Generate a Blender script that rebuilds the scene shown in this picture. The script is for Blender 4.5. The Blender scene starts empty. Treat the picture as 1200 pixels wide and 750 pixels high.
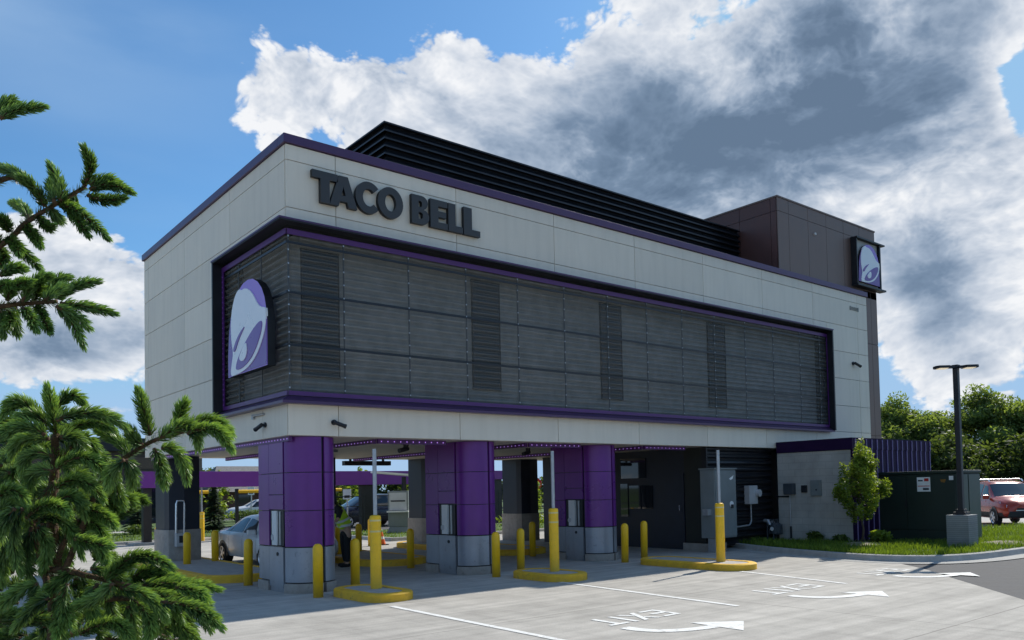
import bpy, bmesh, math, random
from mathutils import Vector, Matrix, noise as mnoise
R = math.radians
random.seed(11)
scene = bpy.context.scene
col = scene.collection

# ------------------------------------------------------------------ mesh helper
class MB:
    def __init__(s): s.v = []; s.f = []; s.mi = []; s.cols = None
    def add(s, vs, fs, mi=0):
        b = len(s.v); s.v += [tuple(p) for p in vs]
        for f in fs: s.f.append(tuple(i + b for i in f)); s.mi.append(mi)
    def box(s, x0, y0, z0, x1, y1, z1, mi=0):
        x0, x1 = min(x0, x1), max(x0, x1); y0, y1 = min(y0, y1), max(y0, y1); z0, z1 = min(z0, z1), max(z0, z1)
        s.add([(x0,y0,z0),(x1,y0,z0),(x1,y1,z0),(x0,y1,z0),(x0,y0,z1),(x1,y0,z1),(x1,y1,z1),(x0,y1,z1)],
              [(0,3,2,1),(4,5,6,7),(0,1,5,4),(1,2,6,5),(2,3,7,6),(3,0,4,7)], mi)
    def cbox(s, c, size, mi=0):
        s.box(c[0]-size[0]/2, c[1]-size[1]/2, c[2]-size[2]/2, c[0]+size[0]/2, c[1]+size[1]/2, c[2]+size[2]/2, mi)
    def quad(s, a, b, c, d, mi=0): s.add([a,b,c,d], [(0,1,2,3)], mi)
    def prism(s, poly, z0, z1, mi=0, top=True, bottom=True):
        n = len(poly); a = sum(poly[i-1][0]*poly[i][1]-poly[i][0]*poly[i-1][1] for i in range(n))
        if a < 0: poly = poly[::-1]
        vs = [(x,y,z0) for x,y in poly] + [(x,y,z1) for x,y in poly]
        fs = [(i,(i+1)%n,(i+1)%n+n,i+n) for i in range(n)]
        if top: fs.append(tuple(range(n,2*n)))
        if bottom: fs.append(tuple(range(n-1,-1,-1)))
        s.add(vs, fs, mi)
    def tube(s, pts, rad, n=8, mi=0, cap=True):
        pts = [Vector(p) for p in pts]; m = len(pts)
        if not isinstance(rad, (list, tuple)): rad = [rad]*m
        vs = []; prev = None
        for i, p in enumerate(pts):
            d = (pts[min(i+1,m-1)] - pts[max(i-1,0)]).normalized()
            if prev is None:
                ref = Vector((0,0,1)) if abs(d.z) < .9 else Vector((1,0,0))
                u = d.cross(ref).normalized()
            else:
                u = (prev - d*prev.dot(d)).normalized()
            prev = u; w = d.cross(u)
            for k in range(n):
                a = 2*math.pi*k/n; vs.append(p + (u*math.cos(a) + w*math.sin(a))*rad[i])
        fs = [(i*n+k, i*n+(k+1)%n, (i+1)*n+(k+1)%n, (i+1)*n+k) for i in range(m-1) for k in range(n)]
        if cap: fs += [tuple(range(n-1,-1,-1)), tuple((m-1)*n+k for k in range(n))]
        s.add(vs, fs, mi)
    def lathe(s, prof, c=(0,0,0), n=24, mi=0):
        # prof: (r, z) from bottom to top, around z
        vs = []; fs = []; m = len(prof)
        for r_, z in prof:
            for k in range(n):
                a = 2*math.pi*k/n; vs.append((c[0]+r_*math.cos(a), c[1]+r_*math.sin(a), c[2]+z))
        fs = [(i*n+k, i*n+(k+1)%n, (i+1)*n+(k+1)%n, (i+1)*n+k) for i in range(m-1) for k in range(n)]
        fs += [tuple(range(n-1,-1,-1)), tuple((m-1)*n+k for k in range(n))]
        s.add(vs, fs, mi)
    def xf(s, M, start=0):
        for i in range(start, len(s.v)): s.v[i] = tuple(M @ Vector(s.v[i]))
    def build(s, name, mat, parent=None, smooth=False, bevel=0):
        me = bpy.data.meshes.new(name); me.from_pydata(s.v, [], s.f)
        for m_ in (mat if isinstance(mat, (list, tuple)) else [mat]): me.materials.append(m_)
        if any(s.mi): me.polygons.foreach_set('material_index', s.mi)
        if smooth:
            me.polygons.foreach_set('use_smooth', [True]*len(me.polygons))
            if smooth is not True: me.set_sharp_from_angle(angle=R(smooth))
        me.update()
        if s.cols:
            at = me.color_attributes.new('Tint', 'FLOAT_COLOR', 'POINT')
            buf = []
            for c in s.cols: buf += [c, c, c, 1.0]
            at.data.foreach_set('color', buf)
        o = bpy.data.objects.new(name, me); col.objects.link(o)
        if parent: o.parent = parent
        if bevel:
            b = o.modifiers.new('Bevel', 'BEVEL'); b.width = bevel; b.segments = 2; b.limit_method = 'ANGLE'; b.angle_limit = R(40)
        return o

def tag(o, label=None, cat=None, group=None, kind=None):
    if label: o['label'] = label
    if cat: o['category'] = cat
    if group: o['group'] = group
    if kind: o['kind'] = kind
    return o
def empty(name, label, cat, loc=(0,0,0), rz=0, group=None):
    o = bpy.data.objects.new(name, None); col.objects.link(o); o.location = loc; o.rotation_euler = (0,0,rz)
    o.empty_display_size = .2
    return tag(o, label, cat, group)
def dup(o, loc=None, rz=None, label=None, parent=None):
    c = o.copy(); col.objects.link(c); c.parent = parent
    if loc is not None: c.location = loc
    if rz is not None: c.rotation_euler = (0,0,rz)
    if label: c['label'] = label
    for ch in [x for x in bpy.data.objects if x.parent == o]: dup(ch, parent=c)
    return c

# ------------------------------------------------------------------ materials
def newmat(name):
    m = bpy.data.materials.new(name); m.use_nodes = True
    nt = m.node_tree; b = nt.nodes['Principled BSDF']
    return m, nt, b
def mat(name, c, rough=.6, metal=0, var=.12, scale=3., bump=0., bscale=40., spec=.5, stain=0., rvar=.1, emit=0, isl=0, scuff=0, worn=0):
    m, nt, b = newmat(name); N = nt.nodes; L = nt.links
    tc = N.new('ShaderNodeTexCoord')
    n1 = N.new('ShaderNodeTexNoise'); n1.inputs['Scale'].default_value = scale; n1.inputs['Detail'].default_value = 7; n1.inputs['Roughness'].default_value = .6
    L.new(tc.outputs['Object'], n1.inputs['Vector'])
    mx = N.new('ShaderNodeMix'); mx.data_type = 'RGBA'
    mx.inputs[6].default_value = (*[max(0, x*(1-var)) for x in c], 1); mx.inputs[7].default_value = (*[min(1, x*(1+var)) for x in c], 1)
    rm = N.new('ShaderNodeMapRange'); rm.inputs[1].default_value = .3; rm.inputs[2].default_value = .7
    L.new(n1.outputs['Fac'], rm.inputs[0]); L.new(rm.outputs[0], mx.inputs[0])
    out = mx.outputs[2]
    if stain:
        # streaks running down, dirt in the wide patches
        mp = N.new('ShaderNodeMapping'); mp.inputs['Scale'].default_value = (2.2, 2.2, .22); L.new(tc.outputs['Object'], mp.inputs[0])
        n2 = N.new('ShaderNodeTexNoise'); n2.inputs['Scale'].default_value = 2.5; n2.inputs['Detail'].default_value = 8; L.new(mp.outputs[0], n2.inputs['Vector'])
        r2 = N.new('ShaderNodeMapRange'); r2.inputs[1].default_value = .45; r2.inputs[2].default_value = .8; r2.inputs[4].default_value = stain; L.new(n2.outputs['Fac'], r2.inputs[0])
        m2 = N.new('ShaderNodeMix'); m2.data_type = 'RGBA'; L.new(r2.outputs[0], m2.inputs[0]); L.new(out, m2.inputs[6]); m2.inputs[7].default_value = (c[0]*.5, c[1]*.47, c[2]*.42, 1); out = m2.outputs[2]
    if worn:
        nw = N.new('ShaderNodeTexNoise'); nw.inputs['Scale'].default_value = 7; nw.inputs['Detail'].default_value = 10; nw.inputs['Roughness'].default_value = .72; L.new(tc.outputs['Object'], nw.inputs['Vector'])
        rw = N.new('ShaderNodeMapRange'); rw.inputs[1].default_value = .54; rw.inputs[2].default_value = .64; rw.inputs[4].default_value = .8; L.new(nw.outputs['Fac'], rw.inputs[0])
        mw = N.new('ShaderNodeMix'); mw.data_type = 'RGBA'; L.new(rw.outputs[0], mw.inputs[0]); L.new(out, mw.inputs[6]); mw.inputs[7].default_value = (.42,.40,.37,1); out = mw.outputs[2]
    if scuff:
        n4 = N.new('ShaderNodeTexNoise'); n4.inputs['Scale'].default_value = 9; n4.inputs['Detail'].default_value = 9; n4.inputs['Roughness'].default_value = .7; n4.inputs['Distortion'].default_value = .6; L.new(tc.outputs['Object'], n4.inputs['Vector'])
        r4 = N.new('ShaderNodeMapRange'); r4.inputs[1].default_value = .58; r4.inputs[2].default_value = .70; r4.inputs[4].default_value = scuff; L.new(n4.outputs['Fac'], r4.inputs[0])
        m4 = N.new('ShaderNodeMix'); m4.data_type = 'RGBA'; L.new(r4.outputs[0], m4.inputs[0]); L.new(out, m4.inputs[6]); m4.inputs[7].default_value = (.10,.09,.075,1); out = m4.outputs[2]
        # grime rising from the foot
        s4 = N.new('ShaderNodeSeparateXYZ'); L.new(tc.outputs['Object'], s4.inputs[0]); r5 = N.new('ShaderNodeMapRange'); r5.inputs[1].default_value = .02; r5.inputs[2].default_value = .30; r5.inputs[3].default_value = .55; r5.inputs[4].default_value = 0.; L.new(s4.outputs[2], r5.inputs[0])
        q5 = N.new('ShaderNodeMath'); q5.operation = 'MULTIPLY'; L.new(r5.outputs[0], q5.inputs[0]); L.new(n4.outputs['Fac'], q5.inputs[1])
        m5 = N.new('ShaderNodeMix'); m5.data_type = 'RGBA'; L.new(q5.outputs[0], m5.inputs[0]); L.new(out, m5.inputs[6]); m5.inputs[7].default_value = (.12,.105,.085,1); out = m5.outputs[2]
    if isl:
        ge = N.new('ShaderNodeNewGeometry'); ri = N.new('ShaderNodeMapRange'); ri.inputs[3].default_value = 1-isl; ri.inputs[4].default_value = 1+isl*.5; L.new(ge.outputs['Random Per Island'], ri.inputs[0])
        m3 = N.new('ShaderNodeMix'); m3.data_type = 'RGBA'; m3.blend_type = 'MULTIPLY'; m3.inputs[0].default_value = 1; L.new(out, m3.inputs[6]); L.new(ri.outputs[0], m3.inputs[7]); out = m3.outputs[2]
    L.new(out, b.inputs['Base Color'])
    rr = N.new('ShaderNodeMapRange'); rr.inputs[3].default_value = max(.02, rough-rvar); rr.inputs[4].default_value = min(1, rough+rvar); L.new(n1.outputs['Fac'], rr.inputs[0]); L.new(rr.outputs[0], b.inputs['Roughness'])
    b.inputs['Metallic'].default_value = metal; b.inputs['Specular IOR Level'].default_value = spec
    if bump:
        n3 = N.new('ShaderNodeTexNoise'); n3.inputs['Scale'].default_value = bscale; n3.inputs['Detail'].default_value = 5; L.new(tc.outputs['Object'], n3.inputs['Vector'])
        bp = N.new('ShaderNodeBump'); bp.inputs['Strength'].default_value = bump; bp.inputs['Distance'].default_value = .02; L.new(n3.outputs['Fac'], bp.inputs['Height']); L.new(bp.outputs[0], b.inputs['Normal'])
    if emit:
        b.inputs['Emission Color'].default_value = (*c, 1); b.inputs['Emission Strength'].default_value = emit
    return m
def glass_mat(name, c=(.01,.014,.02), rough=.03):
    m, nt, b = newmat(name)
    b.inputs['Base Color'].default_value = (*c,1); b.inputs['Roughness'].default_value = rough; b.inputs['Specular IOR Level'].default_value = .8
    tc = nt.nodes.new('ShaderNodeTexCoord'); n = nt.nodes.new('ShaderNodeTexNoise'); n.inputs['Scale'].default_value = 1.2
    bp = nt.nodes.new('ShaderNodeBump'); bp.inputs['Strength'].default_value = .04; nt.links.new(tc.outputs['Object'], n.inputs['Vector'])
    nt.links.new(n.outputs['Fac'], bp.inputs['Height']); nt.links.new(bp.outputs[0], b.inputs['Normal'])
    return m
def leaf_mat(name, dark, light, trans=.35, rough=.55, scale=1.3):
    m, nt, b = newmat(name); N = nt.nodes; L = nt.links
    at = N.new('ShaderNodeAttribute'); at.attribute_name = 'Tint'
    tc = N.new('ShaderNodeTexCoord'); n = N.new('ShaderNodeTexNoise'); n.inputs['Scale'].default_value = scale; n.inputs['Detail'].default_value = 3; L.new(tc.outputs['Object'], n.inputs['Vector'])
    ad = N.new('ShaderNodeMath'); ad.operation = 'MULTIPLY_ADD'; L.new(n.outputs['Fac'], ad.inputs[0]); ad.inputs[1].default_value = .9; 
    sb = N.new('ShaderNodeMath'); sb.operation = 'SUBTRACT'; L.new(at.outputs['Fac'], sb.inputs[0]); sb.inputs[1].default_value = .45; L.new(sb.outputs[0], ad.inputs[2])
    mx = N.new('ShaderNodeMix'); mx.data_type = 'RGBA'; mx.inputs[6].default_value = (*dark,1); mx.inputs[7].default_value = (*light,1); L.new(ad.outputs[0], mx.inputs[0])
    L.new(mx.outputs[2], b.inputs['Base Color']); b.inputs['Roughness'].default_value = rough; b.inputs['Specular IOR Level'].default_value = .35
    tr = N.new('ShaderNodeBsdfTranslucent'); 
    g = N.new('ShaderNodeMix'); g.data_type='RGBA'; g.blend_type='MULTIPLY'; g.inputs[0].default_value=1; L.new(mx.outputs[2], g.inputs[6]); g.inputs[7].default_value=(1.5,1.4,.5,1)
    L.new(g.outputs[2], tr.inputs['Color'])
    ms = N.new('ShaderNodeMixShader'); ms.inputs[0].default_value = trans; L.new(b.outputs[0], ms.inputs[1]); L.new(tr.outputs[0], ms.inputs[2])
    L.new(ms.outputs[0], N['Material Output'].inputs['Surface'])
    return m
def brick_mat(name, c1, c2, mortar, w=.4, h=.2, ms=.012, axis='X', bump=.3, rough=.85):
    m, nt, b = newmat(name); N = nt.nodes; L = nt.links
    tc = N.new('ShaderNodeTexCoord'); sp = N.new('ShaderNodeSeparateXYZ'); cb = N.new('ShaderNodeCombineXYZ'); L.new(tc.outputs['Object'], sp.inputs[0])
    if axis == 'XY':
        a = N.new('ShaderNodeMath'); a.operation='ADD'; L.new(sp.outputs[0], a.inputs[0]); L.new(sp.outputs[1], a.inputs[1]); L.new(a.outputs[0], cb.inputs[0])
    else: L.new(sp.outputs['XYZ'.index(axis)], cb.inputs[0])
    L.new(sp.outputs[2], cb.inputs[1])
    br = N.new('ShaderNodeTexBrick'); L.new(cb.outputs[0], br.inputs['Vector']); br.inputs['Scale'].default_value = 1
    br.inputs['Brick Width'].default_value = w; br.inputs['Row Height'].default_value = h; br.inputs['Mortar Size'].default_value = ms
    br.inputs['Color1'].default_value = (*c1,1); br.inputs['Color2'].default_value = (*c2,1); br.inputs['Mortar'].default_value = (*mortar,1)
    n = N.new('ShaderNodeTexNoise'); n.inputs['Scale'].default_value = 2.; n.inputs['Detail'].default_value = 8; L.new(tc.outputs['Object'], n.inputs['Vector'])
    mx = N.new('ShaderNodeMix'); mx.data_type='RGBA'; mx.blend_type='MULTIPLY'; mx.inputs[0].default_value=.5; L.new(br.outputs['Color'], mx.inputs[6])
    rp = N.new('ShaderNodeMapRange'); rp.inputs[1].default_value=.25; rp.inputs[2].default_value=.75; rp.inputs[3].default_value=.6; rp.inputs[4].default_value=1.35; L.new(n.outputs['Fac'], rp.inputs[0]); L.new(rp.outputs[0], mx.inputs[7])
    L.new(mx.outputs[2], b.inputs['Base Color']); b.inputs['Roughness'].default_value = rough
    bp = N.new('ShaderNodeBump'); bp.inputs['Strength'].default_value=bump; bp.inputs['Distance'].default_value=.01; bp.invert=True; L.new(br.outputs['Fac'], bp.inputs['Height']); L.new(bp.outputs[0], b.inputs['Normal'])
    return m

M = {}
M['panel'] = mat('fibre_cement_panel', (.84,.755,.62), .6, var=.04, scale=.6, stain=.17, isl=.07, bump=.03, bscale=60)
M['post'] = mat('dark_post_metal', (.06,.063,.063), .5, var=.2)
M['ribmetal'] = mat('violet_rib', (.30,.22,.44), .4)
M['joint'] = mat('panel_joint', (.05,.05,.05), .9)
M['coping'] = mat('purple_coping', (.085,.042,.105), .35, var=.08, metal=.3)
M['purple'] = mat('purple_metal_panel', (.165,.032,.25), .30, var=.10, scale=1.2, metal=.15, stain=.25, isl=.12)
M['purple_bright'] = mat('bright_purple_trim', (.085,.016,.14), .4, var=.1, emit=.01)
M['purple_dark'] = mat('dark_purple_metal', (.020,.007,.040), .55, var=.1, spec=.12)
M['greymetal'] = mat('grey_metal_panel', (.34,.36,.40), .38, metal=.4, var=.10, scale=1.5, stain=.3, scuff=.4)
M['plinth'] = mat('beige_stone_plinth', (.38,.34,.30), .85, scuff=.5, var=.15, scale=6, bump=.2)
M['black'] = mat('black_metal', (.012,.013,.017), .45, var=.25)
M['blacksatin'] = mat('black_louvre', (.016,.017,.021), .35, metal=.2, var=.25)
M['navy'] = mat('dark_navy_cladding', (.012,.017,.032), .45, var=.2)
M['olive'] = mat('dark_olive_return', (.02,.022,.018), .6, var=.2)
M['brown'] = mat('brown_metal_panel', (.18,.115,.092), .45, metal=.25, var=.08, scale=.8, stain=.12)
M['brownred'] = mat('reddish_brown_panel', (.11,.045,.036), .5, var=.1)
M['soffit'] = mat('cream_soffit', (.62,.56,.47), .6, var=.05)
M['screenback'] = mat('screen_backing_wall', (.54,.54,.51), .7, var=.2)
M['yellow'] = mat('yellow_plastic', (.97,.55,.008), .45, var=.08, scale=4, stain=.12, scuff=.35)
M['yellowpaint'] = mat('yellow_kerb_paint', (.94,.52,.012), .75, var=.14, scale=5, stain=.2, scuff=.75, bump=.2)
M['band'] = mat('reflective_band', (.75,.62,.25), .35)
M['galv'] = mat('galvanised_steel', (.42,.44,.46), .4, metal=.6, var=.12, scale=8)
M['cabinet'] = mat('grey_enamel', (.19,.215,.215), .45, var=.08, stain=.15)
M['lightgrey'] = mat('light_grey_plastic', (.5,.5,.5), .5)
M['white'] = mat('white_plastic', (.72,.72,.70), .45, var=.06)
M['whitepaint'] = mat('white_road_paint', (.78,.78,.74), .8, var=.12, scale=9, stain=.2, worn=1)
M['letter'] = mat('charcoal_letter', (.040,.038,.036), .4, var=.08)
M['letteredge'] = mat('black_letter_return', (.008,.008,.01), .5)
M['logowhite'] = mat('sign_white', (.86,.87,.89), .3, var=.02)
M['logopurple'] = mat('sign_purple', (.17,.07,.34), .3, var=.03)
M['logolilac'] = mat('sign_lilac', (.36,.20,.66), .3, var=.03)
M['logoback'] = mat('sign_grey_back', (.42,.40,.36), .5, var=.03)
M['green'] = mat('dark_green_enamel', (.011,.024,.018), .5, var=.12, stain=.15)
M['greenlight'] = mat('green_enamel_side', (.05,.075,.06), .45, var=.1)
M['conc_light'] = mat('pale_concrete', (.42,.40,.37), .9, var=.14, scale=5, bump=.25, stain=.3)
M['kerb'] = mat('kerb_concrete', (.40,.39,.36), .9, var=.15, scale=4, bump=.25, stain=.35)
M['chrome'] = mat('brushed_aluminium', (.7,.72,.75), .25, metal=.8)
M['dark_glass'] = glass_mat('dark_glass')
M['win_glass'] = glass_mat('blue_dark_glass', (.006,.014,.024), .35)
M['tyre'] = mat('tyre_rubber', (.012,.012,.012), .9)
M['bark'] = mat('bark', (.075,.055,.04), .95, var=.3, scale=12, bump=.6, bscale=30)
M['sprucebark'] = mat('spruce_bark', (.10,.055,.028), .95, var=.35, scale=30, bump=.6, bscale=80)
M['bluegrey'] = mat('gas_meter_grey', (.05,.062,.075), .5)
M['red'] = mat('stop_sign_red', (.5,.02,.02), .4)
M['leddim'] = mat('led_dim_violet', (.20,.07,.42), .4, emit=.15)
M['leddot'] = mat('led_lilac', (.55,.28,1.), .4, emit=.6)
M['lampglow'] = mat('lamp_lens', (1.,.85,.62), .4, emit=.55)
M['dial'] = mat('white_label', (.8,.8,.78), .5)

def screen_mat():
    m, nt, b = newmat('perforated_corrugated_screen'); N = nt.nodes; L = nt.links
    tc = N.new('ShaderNodeTexCoord'); n = N.new('ShaderNodeTexNoise'); n.inputs['Scale'].default_value = 1.1; n.inputs['Detail'].default_value = 6
    mp = N.new('ShaderNodeMapping'); mp.inputs['Scale'].default_value=(.35,.35,6); L.new(tc.outputs['Object'], mp.inputs[0]); L.new(mp.outputs[0], n.inputs['Vector'])
    mx = N.new('ShaderNodeMix'); mx.data_type='RGBA'; mx.inputs[6].default_value=(.145,.145,.132,1); mx.inputs[7].default_value=(.225,.222,.203,1)
    rm = N.new('ShaderNodeMapRange'); rm.inputs[1].default_value=.3; rm.inputs[2].default_value=.7; L.new(n.outputs['Fac'], rm.inputs[0]); L.new(rm.outputs[0], mx.inputs[0]); L.new(mx.outputs[2], b.inputs['Base Color'])
    b.inputs['Roughness'].default_value=.5; b.inputs['Metallic'].default_value=.35
    tr = N.new('ShaderNodeBsdfTransparent'); ms = N.new('ShaderNodeMixShader'); ms.inputs[0].default_value=.46; L.new(b.outputs[0], ms.inputs[1]); L.new(tr.outputs[0], ms.inputs[2]); L.new(ms.outputs[0], N['Material Output'].inputs['Surface'])
    return m
M['screen'] = screen_mat()

def concrete_mat():
    m, nt, b = newmat('concrete_paving'); N = nt.nodes; L = nt.links
    tc = N.new('ShaderNodeTexCoord'); P_ = tc.outputs['Object']
    def noise(sc, det=6, vec=P_, rough=.6):
        n = N.new('ShaderNodeTexNoise'); n.inputs['Scale'].default_value=sc; n.inputs['Detail'].default_value=det; n.inputs['Roughness'].default_value=rough; L.new(vec, n.inputs['Vector']); return n.outputs['Fac']
    def math_(op, a, b_=None, c_=None):
        n = N.new('ShaderNodeMath'); n.operation=op
        for i, x in enumerate((a, b_, c_)):
            if x is None: continue
            if isinstance(x,(int,float)): n.inputs[i].default_value=x
            else: L.new(x, n.inputs[i])
        return n.outputs[0]
    def ramp(x, a, b_, lo, hi):
        n = N.new('ShaderNodeMapRange'); n.inputs[1].default_value=a; n.inputs[2].default_value=b_; n.inputs[3].default_value=lo; n.inputs[4].default_value=hi; L.new(x, n.inputs[0]); return n.outputs[0]
    big = ramp(noise(.35,5), .3,.7,.86,1.12); mid = ramp(noise(2.2,8), .3,.7,.88,1.12); fine = ramp(noise(45,3), .3,.7,.9,1.1)
    # broom/drag streaks: stretched noise at an angle, plus tyre wear curving along the lanes
    mp = N.new('ShaderNodeMapping'); mp.inputs['Rotation'].default_value=(0,0,R(33)); mp.inputs['Scale'].default_value=(.16,2.6,1); L.new(P_, mp.inputs[0])
    st = ramp(noise(1.6,8,mp.outputs[0]), .34,.68,.82,1.12)
    mp2 = N.new('ShaderNodeMapping'); mp2.inputs['Scale'].default_value=(2.2,.10,1); L.new(P_, mp2.inputs[0])
    ty = ramp(noise(1.3,7,mp2.outputs[0]), .50,.75,1.,.84)
    spots = ramp(noise(1.1,9,rough=.75), .58,.70,1.,.66)
    sp = N.new('ShaderNodeSeparateXYZ'); L.new(P_, sp.inputs[0])
    wob = math_('MULTIPLY', math_('SUBTRACT', noise(3,3), .5), .03)
    def joint(sock, off, per):
        a = math_('ADD', math_('ADD', sock, off), wob); a = math_('DIVIDE', a, per); a = math_('FRACT', a); a = math_('ABSOLUTE', math_('SUBTRACT', a, .5)); a = math_('MULTIPLY', math_('SUBTRACT', .5, a), per)
        return ramp(a, .006, .02, .62, 1.)
    j = math_('MULTIPLY', joint(sp.outputs[0], -.55+3.95*20, 3.95), joint(sp.outputs[1], 9.55+4.4*30, 4.4))
    v = math_('MULTIPLY', math_('MULTIPLY', big, mid), math_('MULTIPLY', fine, st)); v = math_('MULTIPLY', v, math_('MULTIPLY', ty, spots)); v = math_('MULTIPLY', v, j)
    mx = N.new('ShaderNodeMix'); mx.data_type='RGBA'; mx.blend_type='MULTIPLY'; mx.inputs[0].default_value=1; mx.inputs[6].default_value=(.45,.425,.378,1)
    L.new(v, mx.inputs[7]); L.new(mx.outputs[2], b.inputs['Base Color']); b.inputs['Roughness'].default_value=.9; b.inputs['Specular IOR Level'].default_value=.25
    bp = N.new('ShaderNodeBump'); bp.inputs['Strength'].default_value=.25; bp.inputs['Distance'].default_value=.004; L.new(noise(70,3), bp.inputs['Height']); L.new(bp.outputs[0], b.inputs['Normal'])
    return m
M['concrete'] = concrete_mat()
M['asphalt'] = mat('asphalt', (.085,.084,.084), .9, var=.25, scale=3, bump=.4, bscale=120)
M['lawn'] = mat('lawn_ground', (.075,.125,.025), .95, var=.35, scale=2.5, bump=.5, bscale=25)
M['soil'] = mat('ground_soil', (.06,.09,.025), .95, var=.35, scale=.6)
M['mulch'] = mat('pale_mulch', (.28,.24,.18), .95, var=.4, scale=20, bump=.5)

# ------------------------------------------------------------------ camera
CAM = (-5.9062, -14.0309, 1.8)
cam_d = bpy.data.cameras.new('camera'); cam = bpy.data.objects.new('camera', cam_d); col.objects.link(cam); scene.camera = cam
yaw, pitch, roll, F_, PX, PY = 0.702965, 0.034918, -0.021986, 953.820, 638.047, 539.611
fw = Vector((math.sin(yaw)*math.cos(pitch), math.cos(yaw)*math.cos(pitch), math.sin(pitch)))
rt = Vector((math.cos(yaw), -math.sin(yaw), 0)); up = rt.cross(fw)
rt2 = rt*math.cos(roll) + up*math.sin(roll); up2 = up*math.cos(roll) - rt*math.sin(roll)
cam.matrix_world = Matrix(((rt2.x, up2.x, -fw.x, CAM[0]), (rt2.y, up2.y, -fw.y, CAM[1]), (rt2.z, up2.z, -fw.z, CAM[2]), (0,0,0,1)))
cam_d.sensor_width = 36; cam_d.sensor_fit = 'HORIZONTAL'; cam_d.lens = F_/1200*36
cam_d.shift_x = (600-PX)/1200; cam_d.shift_y = (PY-375)/1200
cam_d.clip_end = 3000; cam_d.clip_start = .05

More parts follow.
